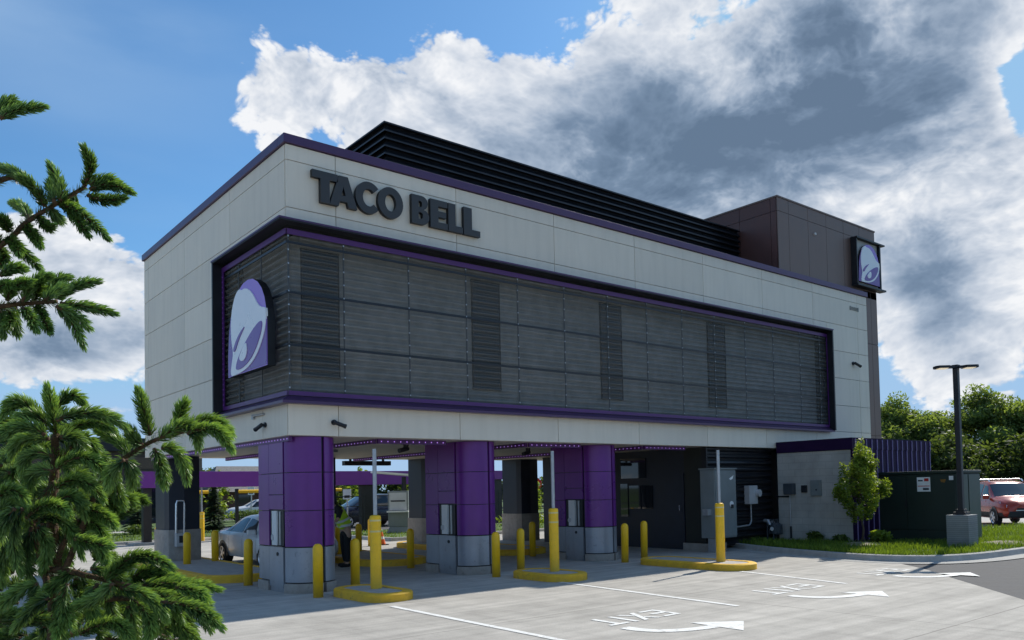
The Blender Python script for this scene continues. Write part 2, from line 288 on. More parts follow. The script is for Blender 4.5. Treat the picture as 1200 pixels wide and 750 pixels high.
# ------------------------------------------------------------------ sun + sky with clouds
SUN_DIR = Vector((1.136, .26, 1.0)).normalized()
sun_d = bpy.data.lights.new('sun', 'SUN'); sun_d.energy = 5.0; sun_d.angle = R(.6); sun_d.color = (1,.95,.87)
sun = bpy.data.objects.new('sun', sun_d); col.objects.link(sun); sun.rotation_euler = SUN_DIR.to_track_quat('Z','Y').to_euler()
w = bpy.data.worlds.new('World'); scene.world = w; w.use_nodes = True
def build_sky():
    nt = w.node_tree; N = nt.nodes; L = nt.links; N.clear()
    out = N.new('ShaderNodeOutputWorld'); tc = N.new('ShaderNodeTexCoord'); D = tc.outputs['Generated']
    sky = N.new('ShaderNodeTexSky'); sky.sky_type='NISHITA'; sky.sun_disc=False; sky.sun_elevation=math.asin(SUN_DIR.z); sky.sun_rotation=math.atan2(SUN_DIR.x, SUN_DIR.y); sky.air_density=1.; sky.dust_density=.6; sky.ozone_density=2.2
    def m(op, *a):
        n = N.new('ShaderNodeMath'); n.operation=op
        for i, x in enumerate(a):
            if isinstance(x,(int,float)): n.inputs[i].default_value=x
            else: L.new(x, n.inputs[i])
        return n.outputs[0]
    def smooth(x, a, b_, lo=0., hi=1.):
        n = N.new('ShaderNodeMapRange'); n.interpolation_type='SMOOTHSTEP'; n.inputs[1].default_value=a; n.inputs[2].default_value=b_; n.inputs[3].default_value=lo; n.inputs[4].default_value=hi; L.new(x, n.inputs[0]); return n.outputs[0]
    sp = N.new('ShaderNodeSeparateXYZ'); L.new(D, sp.inputs[0])
    az = m('ARCTAN2', sp.outputs[0], sp.outputs[1]); el = m('ARCSINE', sp.outputs[2])
    def blobs(lst):
        tot = None
        for a, e, sa, se, wt in lst:
            u = m('DIVIDE', m('SUBTRACT', az, a), sa); v = m('DIVIDE', m('SUBTRACT', el, e), se)
            q = m('MULTIPLY', m('POWER', 2.718, m('MULTIPLY', m('MULTIPLY_ADD', u, u, m('MULTIPLY', v, v)), -1.)), wt)
            tot = q if tot is None else m('ADD', tot, q)
        return tot
    mp = N.new('ShaderNodeMapping'); mp.inputs['Location'].default_value=(3.1,1.7,.4); mp.inputs['Scale'].default_value=(1,1,1.55); L.new(D, mp.inputs[0])
    wv = N.new('ShaderNodeTexNoise'); wv.inputs['Scale'].default_value=5.; wv.inputs['Detail'].default_value=3; L.new(mp.outputs[0], wv.inputs['Vector'])
    ad = N.new('ShaderNodeVectorMath'); ad.operation='MULTIPLY_ADD'; L.new(wv.outputs['Color'], ad.inputs[0]); ad.inputs[1].default_value=(.09,.09,.09); L.new(mp.outputs[0], ad.inputs[2])
    def nz(vec, sc, det, rough=.56):
        a = N.new('ShaderNodeTexNoise'); a.inputs['Scale'].default_value=sc; a.inputs['Detail'].default_value=det; a.inputs['Roughness'].default_value=rough; L.new(vec, a.inputs['Vector']); return a.outputs['Fac']
    def puff(vec):
        v1 = N.new('ShaderNodeTexVoronoi'); v1.feature='F1'; v1.inputs['Scale'].default_value=7.; v1.inputs['Detail'].default_value=4.; v1.inputs['Roughness'].default_value=.62; v1.inputs['Lacunarity'].default_value=2.2; L.new(vec, v1.inputs['Vector'])
        return m('SUBTRACT', .5, v1.outputs['Distance'])
    sh = N.new('ShaderNodeVectorMath'); sh.operation='SUBTRACT'; L.new(ad.outputs[0], sh.inputs[0]); sh.inputs[1].default_value=(SUN_DIR.x*.016, SUN_DIR.y*.016, .022)
    p0 = puff(ad.outputs[0]); p1 = puff(sh.outputs[0])
    f0 = nz(ad.outputs[0], 4.2, 12, .62); f1 = nz(sh.outputs[0], 4.2, 8, .62)
    n0 = m('ADD', m('MULTIPLY', m('SUBTRACT', f0, .5), 2.1), m('MULTIPLY', p0, .55))
    emb = m('ADD', m('MULTIPLY', m('SUBTRACT', f0, f1), 2.2), m('MULTIPLY', m('SUBTRACT', p0, p1), .75))
    low = nz(ad.outputs[0], 2.6, 4, .5)
    lim = smooth(m('ABSOLUTE', m('SUBTRACT', az, .75)), .75, 1.1)
    cbl = blobs(CB); cov = m('ADD', cbl, m('MULTIPLY', lim, .42))
    dens = m('ADD', m('MULTIPLY', cov, .95), m('SUBTRACT', n0, .14))
    alpha = smooth(dens, .0, .16)
    dark = m('SUBTRACT', m('ADD', m('MULTIPLY', blobs(DB), 1.0), m('MULTIPLY', smooth(cov, .35, 1.1), .30)), m('MULTIPLY', blobs(WB), .7))
    dark = m('ADD', m('MAXIMUM', dark, 0.), m('MULTIPLY', m('SUBTRACT', low, .5), .9))
    dark = m('ADD', m('MULTIPLY', dark, smooth(dens, .0, 1.0)), m('MULTIPLY', emb, -1.05))
    cr = N.new('ShaderNodeValToRGB'); L.new(m('MULTIPLY_ADD', dark, .60, .12), cr.inputs[0])
    e = cr.color_ramp.elements; e[0].position=0; e[0].color=(.93,.94,.96,1); e[1].position=1; e[1].color=(.125,.185,.28,1)
    k = e.new(.22); k.color=(.66,.71,.79,1); k = e.new(.5); k.color=(.36,.44,.56,1); k = e.new(.75); k.color=(.19,.265,.38,1)
    # thin high haze
    hz = N.new('ShaderNodeTexNoise'); hz.inputs['Scale'].default_value=2.; hz.inputs['Detail'].default_value=8; mp = N.new('ShaderNodeMapping'); mp.inputs['Scale'].default_value=(1,1,3.2); L.new(D, mp.inputs[0]); L.new(mp.outputs[0], hz.inputs['Vector'])
    haze = m('MAXIMUM', smooth(hz.outputs['Fac'], .45, .8, 0., .26), smooth(el, .0, .24, .85, 0.))
    hb = m('MULTIPLY', blobs([(.158,.477,.26,.05,.55),(.12,.40,.2,.03,.25)]), smooth(hz.outputs['Fac'], .3, .65)); haze = m('MAXIMUM', haze, hb)
    tint = N.new('ShaderNodeMix'); tint.data_type='RGBA'; tint.blend_type='MULTIPLY'; tint.inputs[0].default_value=1; L.new(sky.outputs[0], tint.inputs[6]); tint.inputs[7].default_value=(.50,.79,.96,1)
    mn = N.new('ShaderNodeVectorMath'); mn.operation='MINIMUM'; L.new(tint.outputs[2], mn.inputs[0]); mn.inputs[1].default_value=(2.1,3.7,5.6)
    b1 = N.new('ShaderNodeBackground'); b1.inputs['Strength'].default_value=.15; L.new(mn.outputs[0], b1.inputs['Color'])
    bh = N.new('ShaderNodeBackground'); bh.inputs['Color'].default_value=(.40,.58,.82,1)
    mh = N.new('ShaderNodeMixShader'); L.new(haze, mh.inputs[0]); L.new(b1.outputs[0], mh.inputs[1]); L.new(bh.outputs[0], mh.inputs[2])
    b2 = N.new('ShaderNodeBackground'); L.new(cr.outputs[0], b2.inputs['Color']); b2.inputs['Strength'].default_value=1.0
    mx = N.new('ShaderNodeMixShader'); L.new(m('MULTIPLY', alpha, .97), mx.inputs[0]); L.new(mh.outputs[0], mx.inputs[1]); L.new(b2.outputs[0], mx.inputs[2])
    L.new(mx.outputs[0], out.inputs['Surface'])
CB=[(1.028, 0.307, 0.135, 0.072, 0.75), (1.082, 0.48, 0.185, 0.061, 0.35), (0.945, 0.451, 0.32, 0.157, 1.05), (0.494, 0.453, 0.136, 0.062, 0.62), (0.395, 0.457, 0.059, 0.029, 0.25), (0.628, 0.387, 0.201, 0.106, 0.75), (1.18, 0.277, 0.139, 0.134, 0.95), (1.183, 0.123, 0.13, 0.109, 0.72), (0.817, 0.316, 0.22, 0.084, 0.8), (0.174, 0.259, 0.145, 0.051, 0.85), (0.143, 0.165, 0.193, 0.069, 1.1), (0.158, 0.477, 0.19, 0.029, 0.3), (1.246, 0.386, 0.023, 0.043, -0.75), (0.23, 0.092, 0.051, 0.013, 0.5), (0.365, 0.386, 0.048, 0.022, 0.4), (0.579, 0.528, 0.053, 0.04, 0.45), (1.167, 0.374, 0.074, 0.096, 0.5), (0.616, 0.542, 0.064, 0.031, -0.2)]; DB=[(1.222, 0.092, 0.068, 0.036, 0.5), (0.525, 0.42, 0.084, 0.026, 0.45), (0.189, 0.123, 0.066, 0.018, 0.4), (1.005, 0.452, 0.23, 0.118, 1.5), (0.777, 0.375, 0.175, 0.081, 0.5), (0.684, 0.501, 0.117, 0.057, 0.4), (0.143, 0.16, 0.202, 0.048, 1.1), (1.152, 0.2, 0.058, 0.072, 1.1), (1.166, 0.115, 0.111, 0.037, 0.3), (1.1, 0.469, 0.136, 0.069, 0.8), (0.816, 0.297, 0.143, 0.048, 0.3), (0.256, 0.209, 0.053, 0.027, 0.3)]; WB=[(1.103, 0.315, 0.095, 0.044, 0.8), (1.19, 0.31, 0.048, 0.091, 0.35), (0.182, 0.29, 0.11, 0.034, 0.5), (0.495, 0.47, 0.115, 0.058, 0.5), (0.716, 0.501, 0.053, 0.072, 0.35)]
build_sky()
w.cycles.sampling_method = 'MANUAL'; w.cycles.sample_map_resolution = 512
scene.view_settings.view_transform='Standard'; scene.view_settings.look='None'; scene.view_settings.exposure=0
scene.render.engine='CYCLES'; scene.cycles.max_bounces=8; scene.cycles.transparent_max_bounces=24; scene.cycles.use_denoising=True
from mathutils.geometry import tessellate_polygon
def extrude_loops(mb, loops, fn, d0, d1, mi=0, side_mi=None):
    """loops of (u,v); fn(u,v,d) -> xyz; front at d1, back at d0; outer loop first, holes after"""
    tris = tessellate_polygon([[Vector((u,v,0)) for u,v in lp] for lp in loops])
    flat = [p for lp in loops for p in lp]; n = len(flat)
    b = len(mb.v)
    vs = [fn(u,v,d1) for u,v in flat] + [fn(u,v,d0) for u,v in flat]
    if len(loops) == 1: tris = [tuple(range(n))]
    mb.add(vs, [tuple(t) for t in tris], mi)
    fs = [tuple(i+n for i in reversed(t)) for t in tris]; off = 0
    sides = []
    for lp in loops:
        k = len(lp)
        for i in range(k): sides.append((off+i, off+(i+1)%k, off+(i+1)%k+n, off+i+n))
        off += k
    for f in fs: mb.f.append(tuple(i+b for i in f)); mb.mi.append(mi)
    for f in sides: mb.f.append(tuple(i+b for i in f)); mb.mi.append(mi if side_mi is None else side_mi)
def fixn(o):
    bm = bmesh.new(); bm.from_mesh(o.data); bmesh.ops.recalc_face_normals(bm, faces=bm.faces); bm.to_mesh(o.data); bm.free(); return o
def smoothline(pts, it=2, closed=True):
    for _ in range(it):
        q = []
        n = len(pts)
        for i in range(n if closed else n-1):
            a, b = pts[i], pts[(i+1)%n]
            q += [(a[0]*.75+b[0]*.25, a[1]*.75+b[1]*.25), (a[0]*.25+b[0]*.75, a[1]*.25+b[1]*.75)]
        pts = q if closed else [pts[0]]+q+[pts[-1]]
    return pts

# ================================================================== GROUND
def sheet(name, poly, z, m, kind='structure', sub=None):
    mb = MB(); t = tessellate_polygon([[Vector((x,y,0)) for x,y in poly]])
    a = sum(poly[i-1][0]*poly[i][1]-poly[i][0]*poly[i-1][1] for i in range(len(poly)))
    mb.add([(x,y,z) for x,y in poly], [tuple(f) for f in t]); o = mb.build(name, m); fixn(o)
    if o.data.polygons[0].normal.z < 0: o.data.flip_normals()
    return tag(o, kind=kind)
sheet('ground', [(-900,-900),(900,-900),(900,900),(-900,900)], -.06, M['soil'])
sheet('asphalt_road', [(-90,-70),(90,-70),(90,62),(-90,62)], -.012, M['asphalt'])
KERB = [(13.6,1.6),(13.45,.9),(12.75,-.64),(12.2,-2.1),(11.85,-3.6),(11.75,-4.6),(11.85,-5.2),(12.25,-5.85),(12.95,-6.2),(13.8,-6.4),(15.4,-6.55),(20,-6.8),(34,-7.3)]
sheet('concrete_paving', [(-40,-40),(-24,-40),(7.33,-9.34),(9.42,-7.44),(10.7,-6.33),(12.0,-4.87),(14.,-4.),(14.2,2.),(20.7,4),(20.7,12.4),(8.9,12.4),(8.9,20.3),(-40,20.3)], 0, M['concrete'])
sheet('parking_lot', [(20.8,-2.9),(36,-4),(70,-6),(70,30),(20.8,30)], -.002, M['conc_light'])
# kerbed planting bed at the right
kp = smoothline(KERB, 2, False)
def offset(pts, d):
    out = []
    for i, p in enumerate(pts):
        a = pts[max(i-1,0)]; b = pts[min(i+1,len(pts)-1)]; t = Vector((b[0]-a[0], b[1]-a[1])).normalized(); out.append((p[0]-t.y*d, p[1]+t.x*d))
    return out
def strip_profile(mb, base, prof):
    rows = [[(q[0],q[1],z) for q in offset(base, d)] for d, z in prof]
    n = len(base); b = [p for r in rows for p in r]
    mb.add(b, [(j*n+i, j*n+i+1, (j+1)*n+i+1, (j+1)*n+i) for j in range(len(rows)-1) for i in range(n-1)])
mb = MB(); strip_profile(mb, kp, [(-.45,.003),(-.44,.006),(-.02,.004),(.0,.02),(.03,.125),(.05,.138),(.16,.14),(.17,.05)])
kb = fixn(mb.build('kerb', M['kerb'], smooth=35)); tag(kb, kind='structure')
bed = offset(kp, .15)
sheet('lawn', bed + [(34,-4.0),(30,-3.5),(26,-2.75),(23.6,-2.1),(21.9,-1.9),(21.9,1.6)], .13, M['lawn'])
# lawns and pavements behind the building
sheet('lawn', [(-40,20.5),(8.6,20.5),(8.6,23),(7.4,30),(-40,30)], .10, M['lawn'])
sheet('lawn', [(9.2,12.7),(36,12.7),(36,19.2),(10.0,19.2),(9.2,18.4)], .10, M['lawn'])
sheet('lawn', [(-40,33),(9,33),(40,31.5),(90,31.5),(90,44),(-40,44)], .08, M['lawn'])
sheet('lawn', [(-90,52),(90,52),(90,140),(-90,140)], .05, M['lawn'])
sheet('pavement', [(-40,30.3),(7.4,30.3),(9,32.8),(-40,32.8)], .06, M['conc_light'])
def kerb_line(pts, h=.13, w_=.16, name='kerb'):
    mb = MB(); strip_profile(mb, pts, [(-.30,.003),(-.02,.004),(0,h-.02),(.02,h),(w_,h),(w_+.01,.0)]); tag(fixn(mb.build(name, M['kerb'], smooth=35)), kind='structure')
kerb_line([(-40,20.35),(8.2,20.35),(8.7,20.8),(8.75,23)]); kerb_line(smoothline([(9.05,18.4),(9.05,12.55),(9.4,12.45),(36,12.5)],1,False))
kerb_line([(21.75,1.6),(21.75,-1.75),(23.6,-2.0),(26,-2.65),(30,-3.4),(34,-3.9)][::-1])
# soil bed under the two spruces, in front of the camera
bedp = [(-9.5,-13.2),(-4.2,-13.2),(-3.9,-12.6),(-3.9,-9.4),(-4.4,-9.0),(-9.5,-9.0)]
sheet('lawn', bedp, .12, M['lawn']); kerb_line(bedp[::-1], .125)

# painted markings
def paint(name, label, group, polys, cat='road marking'):
    mb = MB()
    for lp in polys:
        t = tessellate_polygon([[Vector((x,y,0)) for x,y in lp]]); mb.add([(x,y,.006) for x,y in lp], [tuple(f) for f in t])
    o = mb.build(name, M['whitepaint']); fixn(o)
    for p in o.data.polygons[:1]:
        if p.normal.z < 0: o.data.flip_normals()
    return tag(o, label, cat, group)
def bar(a, b, w_):
    a, b = Vector(a), Vector(b); t = (b-a).normalized(); n = Vector((-t.y,t.x))*w_/2
    return [tuple(a+n), tuple(b+n), tuple(b-n), tuple(a-n)]
paint('lane_line', 'white painted lane line from the nearest yellow kerb island to the bottom of the photo', 'lane lines', [bar((.56,-2.6),(.49,-6.9),.10)])
paint('lane_line', 'white painted lane line starting at the middle yellow kerb island', 'lane lines', [bar((4.45,-2.1),(4.09,-6.6),.10)])
paint('lane_line', 'white painted lane line starting at the far long yellow kerb island', 'lane lines', [bar((8.1,-3.7),(7.52,-6.4),.10)])
def exit_word(x0, y0, wd, h):
    # read by a driver heading to -Y: letters run toward -X, their tops toward -Y
    s = .10
    def P(u, v): return (x0 - u*wd, y0 - v*h)   # u along reading, v up the letter
    def seg(u0,v0,u1,v1): return bar(P(u0,v0), P(u1,v1), s)
    e = s*.5/h; out = []
    out.append([P(0,0),P(0,1),P(.06,1),P(.06,0)])
    for v in (0,.43,.86): out.append([P(.0602,v),P(.0602,v+.14),P(.24,v+.14),P(.24,v)])
    a, b = P(.29,0), P(.55,1); out.append([P(.29,0),P(.355,0),P(.55,1),P(.485,1)])
    out.append([P(.485,0),P(.55,0),P(.447,.40),P(.4145,.30)]); out.append([P(.29,1),P(.355,1),P(.4255,.70),P(.393,.60)])
    out.append([P(.615,0),P(.615,1),P(.675,1),P(.675,0)])
    out.append([P(.735,.86),P(.735,1),P(1.,1),P(1.,.86)]); out.append([P(.837,0),P(.837,.8598),P(.898,.8598),P(.898,0)])
    return out
def arrow(dx, dy, sc=1.):
    c = smoothline([(1.62,-6.66),(1.62,-6.9),(1.74,-7.15),(1.95,-7.31),(2.2,-7.40),(2.46,-7.44)], 2, False)
    o = offset(c, .095); i_ = offset(c, -.095); k = len(c); f = lambda p: ((p[0]-2.2)*sc+2.2+dx, (p[1]+7.2)*sc-7.2+dy)
    polys = [[f(o[j]), f(o[j+1]), f(i_[j+1]), f(i_[j])] for j in range(k-1)]
    polys.append([f((2.463,-7.03)), f((3.03,-7.47)), f((2.463,-7.88))]); return polys
paint('exit_lettering', 'white EXIT lettering on the concrete just behind the nearest curved arrow', 'exit letterings', exit_word(2.99,-5.90,1.39,.55))
paint('exit_lettering', 'white EXIT lettering on the concrete by the middle curved arrow', 'exit letterings', exit_word(7.0,-5.72,1.52,.58))
paint('exit_lettering', 'worn white EXIT lettering farthest away, close to the asphalt edge', 'exit letterings', exit_word(10.4,-5.67,1.38,.52))
paint('turn_arrow', 'white curved turn arrow nearest the bottom edge of the photo', 'turn arrows', arrow(0,0))
paint('turn_arrow', 'white curved turn arrow in the middle lane, wholly on concrete', 'turn arrows', arrow(3.93,.13))
paint('turn_arrow', 'white curved turn arrow whose head lies on dark asphalt under the lamp post shadow', 'turn arrows', arrow(7.55,.22))

# ================================================================== BUILDING
B = empty('restaurant_building', 'two storey drive-through building with pale panels, dark corrugated screen and purple pillars', 'restaurant')
LX, LY, SZ, TZ = 20.7, 9.44, 2.86, 8.33
g = .007
pan = MB()
def fp(x0, x1, z0, z1): pan.box(x0+g, 0, z0+g, x1-g, .04, z1-g)
def lp_(y0, y1, z0, z1): pan.box(0, y0+g, z0+g, .04, y1-g, z1-g)
XJ = [0,.97,3.70,6.42,9.12,11.83,14.58,17.30,20.05,20.7]; ZJ = [3.46,4.33,5.23,6.13,7.0,7.87,8.15]
for a, b in zip(XJ, XJ[1:]):
    fp(a,b,2.86,3.46); fp(a,b,7.0,7.87); fp(a,b,7.87,8.16)
    if a < 18.1: fp(a, min(b,18.1), 6.72, 7.0)
for z0, z1 in zip(ZJ[:4], ZJ[1:5]): fp(18.1,20.05,z0,z1); fp(20.05,20.7,z0,z1)
YJ = [.045,2.88,5.95,9.05,9.44]
for a, b in zip(YJ, YJ[1:]):
    lp_(a,b,7.0,7.87); lp_(a,b,7.87,8.16)
    if b > 3.4:
        for z0, z1 in zip([2.86]+ZJ[:4], ZJ[:5]): lp_(max(a,3.37), b, z0, z1)
lp_(.045,1.2,2.86,3.46); lp_(1.2,3.37,2.86,3.46); lp_(.045,2.88,6.72,7.0); lp_(2.88,3.37,6.72,7.0)
pan.box(.06,9.40,2.88,20.64,9.44,8.15); pan.box(20.66,.045,2.88,20.7,9.38,8.15)
pan.build('cladding', M['panel'], B)
bk = MB()
bk.box(.045,.045,6.74,20.65,.44,8.14); bk.box(.045,.045,2.88,20.65,.44,3.45); bk.box(18.06,.045,3.452,20.65,.44,6.738)
bk.box(.045,.442,6.74,.44,9.39,8.14); bk.box(.045,.442,2.88,.44,9.39,3.45); bk.box(.045,3.34,3.452,.44,9.39,6.738)
bk.build('panel_backing', M['joint'], B)
cb = MB(); cb.box(.445,.445,2.885,20.64,9.385,8.13); wl = cb.build('wall', M['screenback'], B)
for x0, x1 in ((.47,1.19),(4.37,5.08),(8.27,8.97),(12.5,13.24)):
    f = MB(); f.box(x0,.40,4.04,x1,.442,6.39); o = f.build('window', M['win_glass'], B)
    e = MB()
    for a in (x0-.03, x1): e.box(a+.012,.39,4.04,a+.022,.443,6.39)
    e.box(x0-.03,.39,6.392,x1+.03,.443,6.42); e.box(x0-.03,.39,4.01,x1+.03,.443,4.038); e.build('window_frame', M['black'], o)
for y0, y1 in ((1.0,1.8),):
    pass
# coping
c = MB(); c.box(-.05,-.05,8.165,20.72,.25,8.33); c.box(-.05,.252,8.165,.25,9.49,8.33); c.box(20.45,.252,8.165,20.72,9.49,8.33); c.box(.252,9.25,8.165,20.448,9.49,8.33)
c.build('coping', M['coping'], B, bevel=.006)
c = MB(); c.box(.26,.26,8.13,20.44,9.24,8.2); c.build('roof', M['joint'], B)
# roof louvre screen
lv = MB(); X0, X1, Y0, Y1 = 2.86, 15.62, 1.47, 8.2
nb = 9; z0 = 8.32; pitch = (9.87-z0)/nb
for k in range(nb):
    za = z0+k*pitch; zb = za+pitch*.98; d = .11
    ring = lambda e, z: [(X0+e,Y0+e,z),(X1,Y0+e,z),(X1,Y1-e,z),(X0+e,Y1-e,z)]
    # blade: leans outward at its foot, with a lip
    P_ = [ring(-.0,za), ring(-.0,za+.035), ring(d,zb), ring(d+.02,zb-.02)]
    for r0, r1 in zip(P_, P_[1:]):
        for i in range(4): lv.quad(r0[i], r0[(i+1)%4], r1[(i+1)%4], r1[i])
lv.box(X0+.09,Y0+.09,8.2,X1-.005,Y1-.09,9.868)
lv.box(X0-.01,Y0-.01,9.87,X1,Y0+.12,9.905); lv.box(X0-.01,Y0+.122,9.87,X0+.12,Y1,9.905)
o = lv.build('roof_louvre_screen', M['blacksatin'], B)
# brown tower
tw = MB(); TX0, TX1, TY0, TY1, TTZ = 15.66, 21.62, .10, 7.2, 10.62
jx = [TX0,16.26,17.35,18.43,19.51,20.55,TX1]
for a, b in zip(jx, jx[1:]):
    tw.box(a+g, TY0, 10.2+g, b-g, TY0+.03, TTZ); tw.box(a+g, TY0, 8.2, b-g, TY0+.03, 10.2-g)
for z0_, z1_ in ((0,1.6),(1.6,3.4),(3.4,6.6),(6.6,8.44),):
    tw.box(20.72, TY0, z0_+g, 21.2-g, TY0+.03, z1_-g); tw.box(21.2+g, TY0, z0_+g, TX1, TY0+.03, z1_-g)
tw.build('tower_cladding', M['brown'], B)
tl = MB()
jy = [TY0+.04,.35,1.5,2.7,3.9,5.1,6.2,TY1]
for a, b in zip(jy, jy[1:]):
    tl.box(TX0, a+g, 10.2+g, TX0+.03, b-g, TTZ); tl.box(TX0, a+g, 8.2, TX0+.03, b-g, 10.2-g)
tl.box(TX0, TY1, 8.2, TX1, TY1+.03, TTZ); tl.box(TX1-.03, TY0+.04, 0, TX1, TY1-.01, TTZ)
tl.build('tower_side_cladding', M['brownred'], B)
tb = MB(); tb.box(TX0+.032, TY0+.033, 8.2, TX1-.035, TY1-.01, TTZ-.03); tb.box(20.73,TY0+.033,0,TX1-.035,TY1-.01,8.19); tb.build('tower_backing', M['joint'], B)
tc_ = MB(); tc_.box(TX0-.02,TY0-.02,TTZ+.002,TX1+.02,TY1+.04,TTZ+.05); tc_.build('tower_coping', M['brown'], B)
# soffit under the upper storey
sf = MB(); sf.box(.03,.05,2.862,20.66,9.39,2.88); sf.build('soffit', M['soffit'], B)
# recessed frame round the corner screen
fr = MB(); e = .22; bx_ = 18.10; ly = 3.37
fr.box(-e,-e,6.68,bx_,.02,6.70); fr.box(-e,.021,6.68,.02,ly,6.70)                 # hood
fr.box(bx_-.06,-e,3.47,bx_,.044,6.679); fr.box(-e,ly-.06,3.47,.044,ly,6.679)         # end plates
fr.build('screen_frame', M['black'], B)
fe = MB(); fe.box(-e-.012,-e-.012,6.702,bx_+.012,.0,6.735); fe.box(-e-.012,.002,6.702,.0,ly+.012,6.735)

fe.build('frame_lip', M['coping'], B)
si = MB(); s_ = .17
si.add([(-s_,-s_,3.425),(bx_,-s_,3.425),(bx_,-s_,3.475),(-s_,-s_,3.475),(-.0,-.0,3.58),(bx_-.06,-.0,3.58)], [(0,1,2,3),(3,2,5,4)])
si.add([(-s_,-s_,3.425),(-s_,ly,3.425),(-s_,ly,3.475),(-s_,-s_,3.475),(-.0,-.0,3.58),(0,ly-.06,3.58)], [(1,0,3,2),(2,3,4,5)])
si.add([(-s_,-s_,3.425),(bx_,-s_,3.425),(bx_,0,3.425),(0,0,3.425),(0,ly,3.425),(-s_,ly,3.425)], [(0,3,2,1),(0,5,4,3)])
si.build('sill', M['coping'], B)
tr_ = MB(); tr_.box(.0,-.03,6.50,bx_-.06,-.012,6.60); tr_.box(-.03,-.012,6.50,-.012,ly-.06,6.60); tr_.box(bx_-.10,-.03,3.585,bx_-.065,-.012,6.498)
tr_.box(-.03,ly-.16,3.585,-.012,ly-.065,6.498); tr_.box(.0,-.03,3.582,bx_-.11,-.012,3.66); tr_.box(-.03,-.012,3.582,-.012,ly-.17,3.66)
tr_.build('inner_trim', M['purple_bright'], B)
dots = MB()
for k in range(26):
    z = 3.7+k*.108; dots.cbox((-.034, ly-.11, z), (.01,.022,.022))

dots.build('frame_led_dots', M['leddim'], B)
# corrugated screen
sc = MB(); pt = .125; z0_, z1_ = 3.50, 6.66; n = int((z1_-z0_)/pt*6)
rows = []
for i in range(n+1):
    z = z0_+(z1_-z0_)*i/n; d = .034*math.sin(2*math.pi*z/pt)+.042
    rows.append([(bx_-.065,d,z),(d,d,z),(d,ly-.065,z)])
sc.add([p for r in rows for p in r], [(i*3+k, i*3+k+1, i*3+k+4, i*3+k+3) for i in range(n) for k in range(2)])
sc.build('corrugated_screen', M['screen'], B, smooth=True)
rl = MB()
for z in (6.36,5.45,4.50):
    rl.box(-.012,-.012,z-.022,bx_-.07,.004,z+.022); rl.box(-.012,.0045,z-.022,.004,ly-.07,z+.022)
rl.build('screen_rails', M['blacksatin'], B)
sx = [.03,1.11,2.52,3.91,5.30,6.68,8.10,9.50,10.88,12.25,13.66,15.05,16.48,17.6]
for x in sx:
    p = MB(); p.box(x-.011,-.006,3.60,x+.011,.0075,6.5); o = p.build('screen_post', M['post'], B)
    q = MB()
    for k in range(12): q.cbox((x,-.010,3.72+k*.25),(.024,.008,.026))
    q.build('clips', M['galv'], o)
for y in (1.2,2.4):
    p = MB(); p.box(-.006,y-.011,3.60,.0075,y+.011,6.5); p.build('screen_post', M['post'], B)

